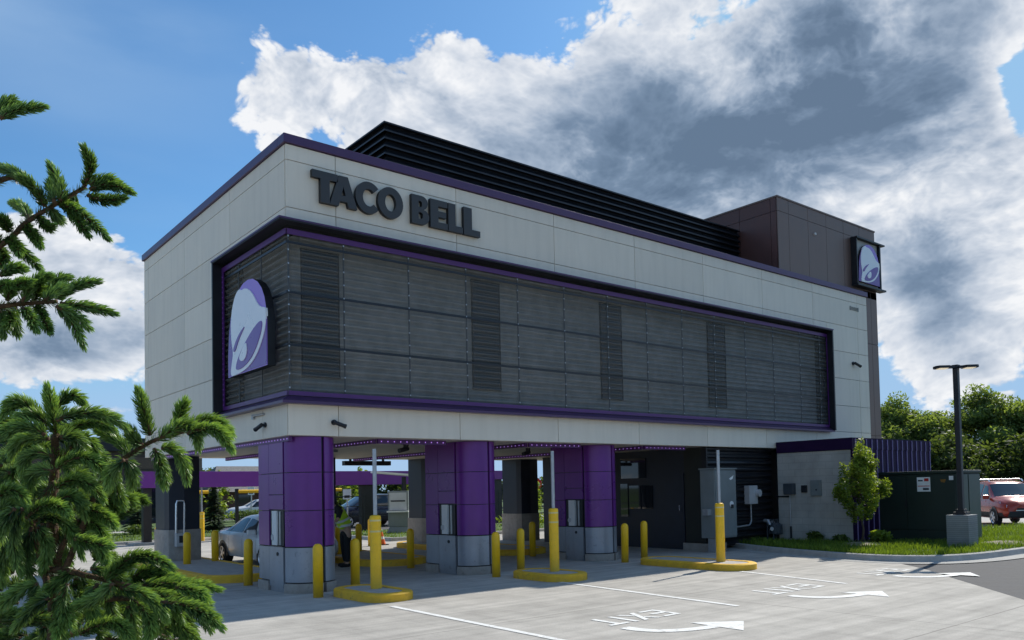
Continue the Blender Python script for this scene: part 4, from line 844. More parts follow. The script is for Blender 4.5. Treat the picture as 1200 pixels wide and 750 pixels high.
bedpoly = list(bed)+[(34,-4.0),(30,-3.5),(26,-2.75),(23.6,-2.1),(21.9,-1.9),(21.9,.8)]
pts = []
while len(pts) < 26000:
    x, y = 11.8+random.random()**1.7*17, random.uniform(-7.2,.9)
    if y > -.1 and x > 14.9: continue
    if 15.05 < x < 19.7 and y > -2.4: continue
    if 16.35 < x < 17.9 and -4.65 < y < -1.85: continue
    if in_poly(x,y,bedpoly): pts.append((x,y))
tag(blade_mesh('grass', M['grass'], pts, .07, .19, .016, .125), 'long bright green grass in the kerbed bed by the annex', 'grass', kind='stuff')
pts = []
while len(pts) < 7000:
    x, y = random.choice([(random.uniform(-3,8.2),random.uniform(20.6,29)),(random.uniform(9.3,22),random.uniform(12.8,19))]); pts.append((x,y))
tag(blade_mesh('grass', M['grass'], pts, .05, .12, .03, .10), 'mown lawn grass beyond the far side of the building', 'grass', kind='stuff')
m = MB(); m.lathe([(.62,.0),(.6,.05),(.3,.09),(.1,.1)], (0,0,0), 20)
mu = m.build('mulch', M['mulch']); mu.location=(14.35,-3.0,.12); tag(mu, kind='structure')
mu2 = mu.copy(); col.objects.link(mu2); mu2.location=(16.5,-5.75,.12)

def leaf_cloud(mb, centers, n, size, squash=1., droop=0.):
    """n leaf faces spread through ellipsoid clumps [(c, r)]"""
    tot = sum(r[0]*r[1]*r[2] for c,r in centers)
    for c, r in centers:
        k = max(3,int(n*(r[0]*r[1]*r[2])/tot)); t0 = random.uniform(.25,.75)
        for _ in range(k):
            d = Vector((random.gauss(0,1),random.gauss(0,1),random.gauss(0,1))).normalized()*(random.random()**.45)
            p = Vector((c[0]+d.x*r[0], c[1]+d.y*r[1], c[2]+d.z*r[2]*squash))
            s = size*random.uniform(.6,1.4); u = Vector((random.gauss(0,1),random.gauss(0,1),random.gauss(0,.6)-droop)).normalized(); v = u.cross(Vector((random.gauss(0,1),random.gauss(0,1),random.gauss(0,1)))).normalized()
            mb.add([p-u*s, p+v*s*.45, p+u*s, p-v*s*.45], [(0,1,2,3)])
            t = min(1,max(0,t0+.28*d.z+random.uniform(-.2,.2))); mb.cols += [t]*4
def limb_pts(a, b, bend=.1, n=5):
    a, b = Vector(a), Vector(b); L_ = (b-a).length; off = Vector((random.uniform(-1,1),random.uniform(-1,1),random.uniform(-.2,.6)))*L_*bend
    return [a.lerp(b,t)+off*math.sin(math.pi*t)+Vector((random.uniform(-1,1),random.uniform(-1,1),0))*L_*.02 for t in [i/(n-1) for i in range(n)]]
def tree_mesh(h, cw, n, size, mleaf, mbark, trunk_r=.12, clear=.25, nb=14, clump=(.22,.2), flat=.8, seed=1, cup=.55, droop=0.):
    random.seed(seed); tb = MB(); cb_ = MB(); cb_.cols = []
    tp = [(random.uniform(-.03,.03)*h*(i>0), random.uniform(-.03,.03)*h*(i>0), h*.86*i/6) for i in range(7)]
    tb.tube(tp, [trunk_r*(1-.13*i) for i in range(7)], 9)
    cl = []
    for i in range(nb):
        t = clear+(1-clear)*(i+.5)/nb; z0_ = h*.86*t*.85; k = min(5,int(z0_/(h*.86)*6)); p0 = Vector(tp[k]).lerp(Vector(tp[min(6,k+1)]), (z0_/(h*.86)*6)-k)
        a = i*2.4+random.uniform(-.4,.4); prof = math.sin(math.pi*min(1,max(.08,(t-clear)/(1-clear))**cup))*.9+.12
        rr = cw/2*prof*random.uniform(.7,1.12); p1 = p0+Vector((math.cos(a)*rr, math.sin(a)*rr, h*random.uniform(.06,.2)))
        lp = limb_pts(p0,p1,.12); tb.tube(lp, [trunk_r*.42*(1-.19*j) for j in range(5)], 6)
        for j in (2,3,4):
            q = lp[j]; r = h*clump[0]*random.uniform(.6,1.15)*(.75 if j<4 else 1); cl.append(((q.x,q.y,q.z), (r*cw/h*1.05, r*cw/h*1.05, r*clump[1]/clump[0]*flat)))
            e_ = q+Vector((random.uniform(-1,1),random.uniform(-1,1),random.uniform(-.2,.8)))*r*.7; tb.tube([q,e_], [trunk_r*.12,trunk_r*.04], 4)
    cl.append(((tp[6][0],tp[6][1],h*.9),(cw*.12,cw*.12,h*.1)))
    leaf_cloud(cb_, cl, n, size, droop=droop); random.seed(seed*7+1)
    return tb, cb_
def tree(name, label, loc, args, mleaf, mbark=None, rz=0, group=None, cat='tree', s=1):
    E_ = empty(name, label, cat, loc, rz, group); tb, cb_ = tree_mesh(mleaf=mleaf, mbark=mbark, **args)
    tb.build('trunk', mbark or M['bark'], E_, smooth=True); cb_.build('crown', mleaf, E_); E_.scale=(s,s,s); return E_
M['leafbright'] = leaf_mat('bright_leaf', (.06,.11,.014), (.30,.40,.06), .5, .5, 1.5)
M['leaftree'] = leaf_mat('willow_leaf', (.06,.10,.03), (.22,.30,.10), .55, .6, .35)
M['leafdark'] = leaf_mat('dark_leaf', (.03,.055,.018), (.12,.17,.055), .5, .6, .5)
M['leafmid'] = leaf_mat('mid_leaf', (.035,.07,.014), (.13,.19,.045), .4, .6, .6)
M['conifer'] = leaf_mat('conifer_leaf', (.010,.025,.012), (.045,.08,.03), .2, .6, 1.)
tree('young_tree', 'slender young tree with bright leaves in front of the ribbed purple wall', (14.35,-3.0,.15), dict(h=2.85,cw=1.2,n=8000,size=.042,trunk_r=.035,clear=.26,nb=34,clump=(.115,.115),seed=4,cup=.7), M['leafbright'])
# row of trees beyond the parking at the right
RT = [(50,13.5,8.2,7.5,3,'leaftree','pale green spreading tree with visible branches just right of the brown tower'),(52.5,8.8,8.4,8.5,8,'leaftree','tall pale green spreading tree right behind the lamp post'),
      (55,3.8,8.2,8.,5,'leaftree','pale green spreading tree at the right edge of the photo above the red vehicle'),(44,12.8,5.2,6.5,12,'leafdark','dark bushy tree low behind the green transformer'),
      (46.5,8.2,5.0,7,13,'leafdark','dark bushy tree behind the lamp post footing'),(48,3.2,5.2,7,14,'leafdark','dark bushy tree right behind the red vehicle'),(48.5,17.8,6.6,6,15,'leafmid','mid green tree low against the edge of the brown tower'),(49.5,11.0,6.6,6.5,17,'leaftree','pale green rounded tree in the gap left of the lamp post'),(52,6.2,6.8,7.,18,'leaftree','pale green rounded tree in the gap right of the lamp post'),(58,-2,8,8,16,'leaftree','pale green tree cut off by the right edge of the photo')]
for x,y,h,cw,sd,ml,lb in RT:
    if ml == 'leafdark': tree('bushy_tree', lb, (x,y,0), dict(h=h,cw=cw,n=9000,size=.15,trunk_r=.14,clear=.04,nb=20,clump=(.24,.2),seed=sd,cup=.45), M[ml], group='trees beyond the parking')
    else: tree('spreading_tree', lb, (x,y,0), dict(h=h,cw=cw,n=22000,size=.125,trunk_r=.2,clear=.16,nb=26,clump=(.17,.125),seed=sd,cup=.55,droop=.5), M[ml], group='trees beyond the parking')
# trees and shrubs seen through the open bays
bt = tree('background_tree', 'dark leafy tree behind the brick house, seen left of the first purple pillar', (21.2,68,0), dict(h=4.6,cw=6.5,n=4200,size=.22,trunk_r=.2,clear=.12,nb=16,clump=(.2,.16),seed=21,cup=.5), M['leafdark'], group='trees far behind the building')
for i,(x,y,s,lb) in enumerate(((27.6,56,.80,'dark leafy tree seen just right of the first purple pillar, left of the sign post'),(31.,57,.82,'dark leafy tree far away behind the dark parked vehicle'),(33.4,55,.8,'dark leafy tree far away behind the wide black canopy post'),(36.2,54,.78,'dark leafy tree far away behind the grey order kiosk'),
    (38.5,52,.82,'dark leafy tree far away left of the middle purple pillar'),(45.2,50,.85,'dark leafy tree far away right of the middle purple pillar'),(50.,49,.9,'dark leafy tree far away behind the stop sign'),(14.5,64,1.1,'dark leafy tree far left behind the dark brick building'))):
    dup(bt, (x,y,0), i*1.3, lb).scale=(s,s,s)
yt = tree('sapling', 'bright green sapling left of the silver sedan on the far lawn', (7.8,27,.1), dict(h=3.0,cw=1.5,n=900,size=.09,trunk_r=.04,clear=.2,nb=12,clump=(.12,.12),seed=31,cup=.6), M['leafbright'], group='saplings on the far lawns')
dup(yt, (16.5,29,.05), 1., 'bright green sapling behind the person in the vest').scale=(1.1,1.1,1.1)
dup(yt, (22.5,20.5,.05), 2., 'bright green sapling in front of the fence right of the middle purple pillar').scale=(.9,.9,.9)
def conifer(label, loc, h, wd, seed):
    random.seed(seed); E_ = empty('young_conifer', label, 'conifer', loc, 0, 'young conifers on the far lawn'); t = MB(); t.tube([(0,0,0),(0,0,h)], [.06,.01], 7); t.build('trunk', M['bark'], E_)
    c_ = MB(); c_.cols = []
    for i in range(900):
        z = random.random()**1.3*h; r = wd/2*(1-z/h)**.9*random.uniform(.3,1.05)+.03; a = random.uniform(0,6.28); p = Vector((math.cos(a)*r, math.sin(a)*r, z+.1)); o_ = Vector((math.cos(a),math.sin(a),-.25)); s_ = .16; n_ = Vector((-o_.y,o_.x,random.uniform(-.4,.4))).normalized()
        c_.add([p-o_*s_,p+n_*s_*.4,p+o_*s_,p-n_*s_*.4],[(0,1,2,3)]); c_.cols += [random.uniform(.1,.9)]*4
    c_.build('crown', M['conifer'], E_); random.seed(seed+99)
conifer('young dark conifer on the far lawn left of the dark rear pillar', (4.2,27.4,.1), 2.3, 1.3, 41)
conifer('narrow young conifer on the far lawn right of the dark rear pillar', (7.2,26.,.1), 2.1, 1.15, 42)
conifer('young conifer on the far lawn at the left, half behind the spruce', (2.2,28.4,.1), 2.6, 1.4, 43)
def shrub(name, label, loc, r, n, ml, group, squash=.75):
    c_ = MB(); c_.cols = []; leaf_cloud(c_, [((random.uniform(-.4,.4)*r[0],random.uniform(-.4,.4)*r[1],r[2]*.6),(r[0]*.7,r[1]*.7,r[2]*.6)) for _ in range(7)], n, .07, squash); o = c_.build(name, M[ml]); o.location = loc; tag(o, label, 'shrub', group); return o
M['leafred'] = leaf_mat('reddish_leaf', (.03,.02,.01), (.10,.07,.025), .2, .6, 2)
shrub('small_shrub', 'small reddish shrub on the far lawn at the left, beside the spruce', (2.0,24.5,.1), (.35,.35,.45), 320, 'leafred', 'small shrubs on the far lawn')
shrub('small_shrub', 'small round shrub on the far lawn left of the black canopy post', (3.5,25.2,.1), (.42,.42,.5), 350, 'leafmid', 'small shrubs on the far lawn')
shrub('small_shrub', 'small round shrub on the far lawn right of the black canopy post', (5.1,25.,.1), (.38,.38,.42), 330, 'leafred', 'small shrubs on the far lawn')
shrub('hedge', 'long low hedge beyond the silver sedan', (12.8,36.2,.1), (2.6,.9,.8), 1800, 'leafmid', 'hedges')
shrub('hedge', 'light green bushy planting behind the rail right of the middle purple pillar', (16.5,13.9,.1), (1.6,.7,.65), 1300, 'leafbright', 'hedges')
shrub('wall_plant', 'small dark plant at the foot of the grey block wall', (14.85,-1.35,.12), (.22,.25,.3), 260, 'leafmid', 'plants by the annex')
shrub('wall_plant', 'small dark plant at the front corner of the grey block wall', (14.85,-2.1,.12), (.18,.2,.22), 200, 'leafmid', 'plants by the annex')
shrub('leafy_plant', 'broad leaved plant with pale flowers beside the young tree', (14.75,-3.25,.12), (.3,.3,.38), 420, 'leafbright', 'plants by the annex')
# spruce shoots in metres: base, middle, tip
UP = [(-5.499, -11.899, 2.537, -5.495, -11.94, 2.569, -5.511, -11.965, 2.599), (-5.489, -11.91, 2.526, -5.457, -11.945, 2.534, -5.419, -11.983, 2.514), (-5.493, -11.921, 2.533, -5.466, -11.931, 2.548, -5.441, -11.938, 2.547), (-5.488, -11.882, 2.521, -5.461, -11.925, 2.503, -5.432, -11.97, 2.501), (-5.539, -11.841, 2.509, -5.54, -11.843, 2.544, -5.558, -11.83, 2.593), (-5.551, -11.844, 2.501, -5.552, -11.817, 2.535, -5.549, -11.794, 2.57), (-5.563, -11.798, 2.502, -5.585, -11.815, 2.533, -5.613, -11.826, 2.55), (-5.604, -11.818, 2.546, -5.621, -11.774, 2.578, -5.652, -11.718, 2.602), (-5.534, -11.811, 2.505, -5.502, -11.853, 2.486, -5.451, -11.91, 2.416), (-5.518, -11.807, 2.505, -5.506, -11.851, 2.468, -5.491, -11.897, 2.421), (-5.588, -11.724, 2.49, -5.594, -11.686, 2.523, -5.61, -11.639, 2.545), (-5.601, -11.74, 2.465, -5.589, -11.786, 2.437, -5.578, -11.828, 2.397), (-5.632, -11.743, 2.417, -5.602, -11.742, 2.4, -5.565, -11.745, 2.361), (-5.575, -11.773, 2.484, -5.564, -11.804, 2.455, -5.555, -11.834, 2.446), (-5.635, -11.767, 2.437, -5.642, -11.796, 2.446, -5.655, -11.82, 2.451), (-5.631, -11.733, 2.429, -5.62, -11.766, 2.409, -5.616, -11.793, 2.381), (-5.557, -11.808, 2.501, -5.539, -11.792, 2.482, -5.527, -11.771, 2.485), (-5.5, -11.799, 2.548, -5.504, -11.796, 2.529, -5.5, -11.799, 2.511), (-5.641, -11.689, 2.415, -5.637, -11.72, 2.386, -5.647, -11.739, 2.361), (-5.533, -11.754, 2.293, -5.493, -11.76, 2.327, -5.446, -11.772, 2.344), (-5.535, -11.812, 2.268, -5.482, -11.826, 2.266, -5.426, -11.843, 2.253), (-5.545, -11.827, 2.259, -5.512, -11.816, 2.229, -5.483, -11.8, 2.173), (-5.538, -11.83, 2.255, -5.505, -11.823, 2.242, -5.475, -11.814, 2.217), (-5.556, -11.748, 2.282, -5.537, -11.732, 2.334, -5.503, -11.728, 2.354), (-5.572, -11.749, 2.27, -5.566, -11.786, 2.237, -5.558, -11.824, 2.197), (-5.606, -11.778, 2.269, -5.585, -11.786, 2.316, -5.556, -11.799, 2.335), (-5.611, -11.692, 2.276, -5.609, -11.678, 2.242, -5.603, -11.667, 2.211), (-5.61, -11.805, 2.25, -5.598, -11.827, 2.226, -5.589, -11.844, 2.196), (-5.633, -11.747, 2.276, -5.622, -11.783, 2.302, -5.597, -11.831, 2.309), (-5.648, -11.752, 2.331, -5.628, -11.769, 2.347, -5.604, -11.788, 2.348), (-5.66, -11.722, 2.291, -5.641, -11.756, 2.309, -5.623, -11.79, 2.3), (-5.563, -11.797, 2.276, -5.538, -11.785, 2.305, -5.512, -11.772, 2.32), (-5.643, -11.705, 2.26, -5.634, -11.692, 2.236, -5.633, -11.671, 2.203), (-5.575, -11.719, 2.285, -5.573, -11.759, 2.305, -5.571, -11.798, 2.32), (-5.625, -11.684, 2.276, -5.621, -11.717, 2.243, -5.632, -11.739, 2.219), (-5.651, -11.771, 2.7, -5.615, -11.784, 2.727, -5.568, -11.805, 2.74), (-5.65, -11.701, 2.751, -5.632, -11.708, 2.769, -5.61, -11.717, 2.77), (-5.668, -11.721, 2.725, -5.645, -11.723, 2.744, -5.623, -11.726, 2.771)]
LOW = [(-5.506, -11.58, 1.973, -5.515, -11.6, 2.021, -5.529, -11.615, 2.085), (-5.536, -11.62, 1.965, -5.584, -11.611, 1.99, -5.634, -11.598, 1.959), (-5.523, -11.691, 1.998, -5.445, -11.722, 2.018, -5.38, -11.74, 1.984), (-5.469, -11.448, 1.975, -5.416, -11.506, 2.01, -5.367, -11.559, 1.991), (-5.521, -11.574, 1.993, -5.557, -11.562, 2.022, -5.592, -11.549, 2.0), (-5.489, -11.487, 2.047, -5.462, -11.512, 2.083, -5.434, -11.536, 2.062), (-5.509, -11.658, 1.957, -5.472, -11.66, 1.957, -5.454, -11.643, 1.907), (-5.514, -11.419, 2.025, -5.558, -11.419, 2.065, -5.605, -11.413, 2.027), (-5.549, -11.537, 2.024, -5.574, -11.539, 2.058, -5.607, -11.533, 2.052), (-5.476, -11.537, 1.921, -5.44, -11.581, 1.963, -5.416, -11.61, 1.906), (-5.51, -11.614, 1.879, -5.458, -11.675, 1.906, -5.416, -11.724, 1.856), (-5.496, -11.526, 1.831, -5.446, -11.569, 1.85, -5.402, -11.604, 1.799), (-5.51, -11.556, 1.915, -5.553, -11.506, 1.922, -5.566, -11.478, 1.873), (-5.51, -11.559, 1.876, -5.543, -11.495, 1.873, -5.548, -11.454, 1.823), (-5.503, -11.572, 1.796, -5.462, -11.584, 1.805, -5.436, -11.581, 1.754), (-5.489, -11.43, 1.827, -5.528, -11.388, 1.823, -5.542, -11.363, 1.767), (-5.513, -11.524, 1.962, -5.564, -11.458, 1.965, -5.584, -11.416, 1.921), (-5.298, -11.667, 1.968, -5.315, -11.679, 2.022, -5.332, -11.692, 2.083), (-5.267, -11.787, 1.971, -5.265, -11.818, 2.013, -5.262, -11.848, 2.042), (-5.33, -11.857, 1.943, -5.269, -11.895, 1.98, -5.245, -11.898, 1.924), (-5.257, -11.823, 1.974, -5.21, -11.883, 1.995, -5.175, -11.93, 1.959), (-5.272, -11.905, 1.958, -5.232, -11.977, 1.964, -5.21, -12.031, 1.915), (-5.293, -11.683, 1.932, -5.28, -11.703, 1.881, -5.276, -11.715, 1.835), (-5.294, -11.756, 1.928, -5.257, -11.773, 1.913, -5.236, -11.774, 1.843), (-5.329, -11.578, 1.921, -5.354, -11.543, 1.964, -5.389, -11.498, 1.987), (-5.378, -11.751, 1.898, -5.356, -11.73, 1.86, -5.352, -11.694, 1.829), (-5.384, -11.757, 1.898, -5.405, -11.732, 1.87, -5.411, -11.719, 1.832), (-5.318, -11.671, 1.942, -5.337, -11.672, 1.957, -5.352, -11.677, 1.981), (-5.365, -11.551, 1.886, -5.355, -11.548, 1.829, -5.338, -11.552, 1.782), (-5.452, -11.528, 1.775, -5.411, -11.592, 1.764, -5.381, -11.643, 1.728), (-5.438, -11.5, 1.743, -5.41, -11.541, 1.733, -5.381, -11.579, 1.681), (-5.441, -11.564, 1.704, -5.407, -11.572, 1.672, -5.384, -11.571, 1.625), (-5.471, -11.631, 1.698, -5.444, -11.672, 1.688, -5.411, -11.718, 1.678), (-5.575, -11.544, 1.779, -5.589, -11.492, 1.71, -5.569, -11.466, 1.609), (-5.539, -11.47, 1.742, -5.482, -11.521, 1.745, -5.441, -11.553, 1.649), (-5.536, -11.502, 1.727, -5.515, -11.506, 1.677, -5.523, -11.484, 1.611), (-5.57, -11.569, 1.755, -5.531, -11.637, 1.787, -5.498, -11.697, 1.763), (-5.598, -11.594, 1.78, -5.619, -11.569, 1.742, -5.632, -11.548, 1.685), (-5.588, -11.447, 1.729, -5.599, -11.397, 1.657, -5.594, -11.359, 1.573), (-5.545, -11.476, 1.727, -5.552, -11.438, 1.656, -5.537, -11.421, 1.583), (-5.51, -11.39, 1.734, -5.462, -11.43, 1.702, -5.454, -11.433, 1.607), (-5.624, -11.475, 1.8, -5.595, -11.503, 1.828, -5.565, -11.529, 1.793), (-5.618, -11.494, 1.76, -5.601, -11.489, 1.789, -5.569, -11.496, 1.778), (-5.382, -11.622, 1.583, -5.342, -11.688, 1.645, -5.275, -11.774, 1.618), (-5.32, -11.554, 1.573, -5.256, -11.607, 1.581, -5.195, -11.655, 1.553), (-5.309, -11.628, 1.562, -5.231, -11.691, 1.564, -5.153, -11.752, 1.547), (-5.304, -11.682, 1.549, -5.265, -11.709, 1.529, -5.238, -11.722, 1.472), (-5.314, -11.822, 1.535, -5.256, -11.9, 1.521, -5.214, -11.962, 1.477), (-5.256, -11.676, 1.493, -5.235, -11.703, 1.455, -5.205, -11.739, 1.417), (-5.407, -11.741, 1.584, -5.436, -11.69, 1.545, -5.472, -11.634, 1.524), (-5.379, -11.568, 1.549, -5.367, -11.555, 1.485, -5.335, -11.558, 1.418), (-5.355, -11.702, 1.538, -5.327, -11.752, 1.491, -5.335, -11.772, 1.437), (-5.449, -11.508, 1.612, -5.483, -11.5, 1.583, -5.528, -11.482, 1.536), (-5.561, -11.436, 1.463, -5.512, -11.462, 1.477, -5.467, -11.482, 1.423), (-5.461, -11.644, 1.452, -5.406, -11.731, 1.484, -5.38, -11.79, 1.447), (-5.613, -11.416, 1.484, -5.576, -11.425, 1.496, -5.535, -11.437, 1.472), (-5.427, -11.581, 1.614, -5.374, -11.587, 1.6, -5.335, -11.58, 1.566), (-5.387, -11.726, 1.572, -5.324, -11.76, 1.54, -5.29, -11.768, 1.488), (-5.42, -11.634, 1.577, -5.433, -11.613, 1.528, -5.417, -11.619, 1.478), (-5.486, -11.619, 1.583, -5.496, -11.629, 1.527, -5.485, -11.658, 1.481), (-5.292, -11.705, 1.541, -5.229, -11.749, 1.529, -5.188, -11.774, 1.517), (-5.338, -11.553, 1.564, -5.281, -11.594, 1.603, -5.248, -11.614, 1.597), (-5.401, -11.629, 1.585, -5.376, -11.64, 1.614, -5.344, -11.656, 1.622), (-5.301, -11.671, 1.529, -5.287, -11.688, 1.48, -5.304, -11.679, 1.426), (-5.525, -11.596, 1.546, -5.552, -11.558, 1.526, -5.587, -11.511, 1.467), (-5.504, -11.575, 1.542, -5.502, -11.612, 1.497, -5.514, -11.636, 1.453), (-5.551, -11.606, 1.587, -5.589, -11.585, 1.57, -5.626, -11.563, 1.535), (-5.344, -11.616, 1.509, -5.326, -11.616, 1.446, -5.331, -11.597, 1.394), (-5.235, -11.77, 1.507, -5.198, -11.774, 1.478, -5.177, -11.766, 1.445), (-5.27, -11.794, 1.566, -5.235, -11.835, 1.556, -5.22, -11.859, 1.538)]
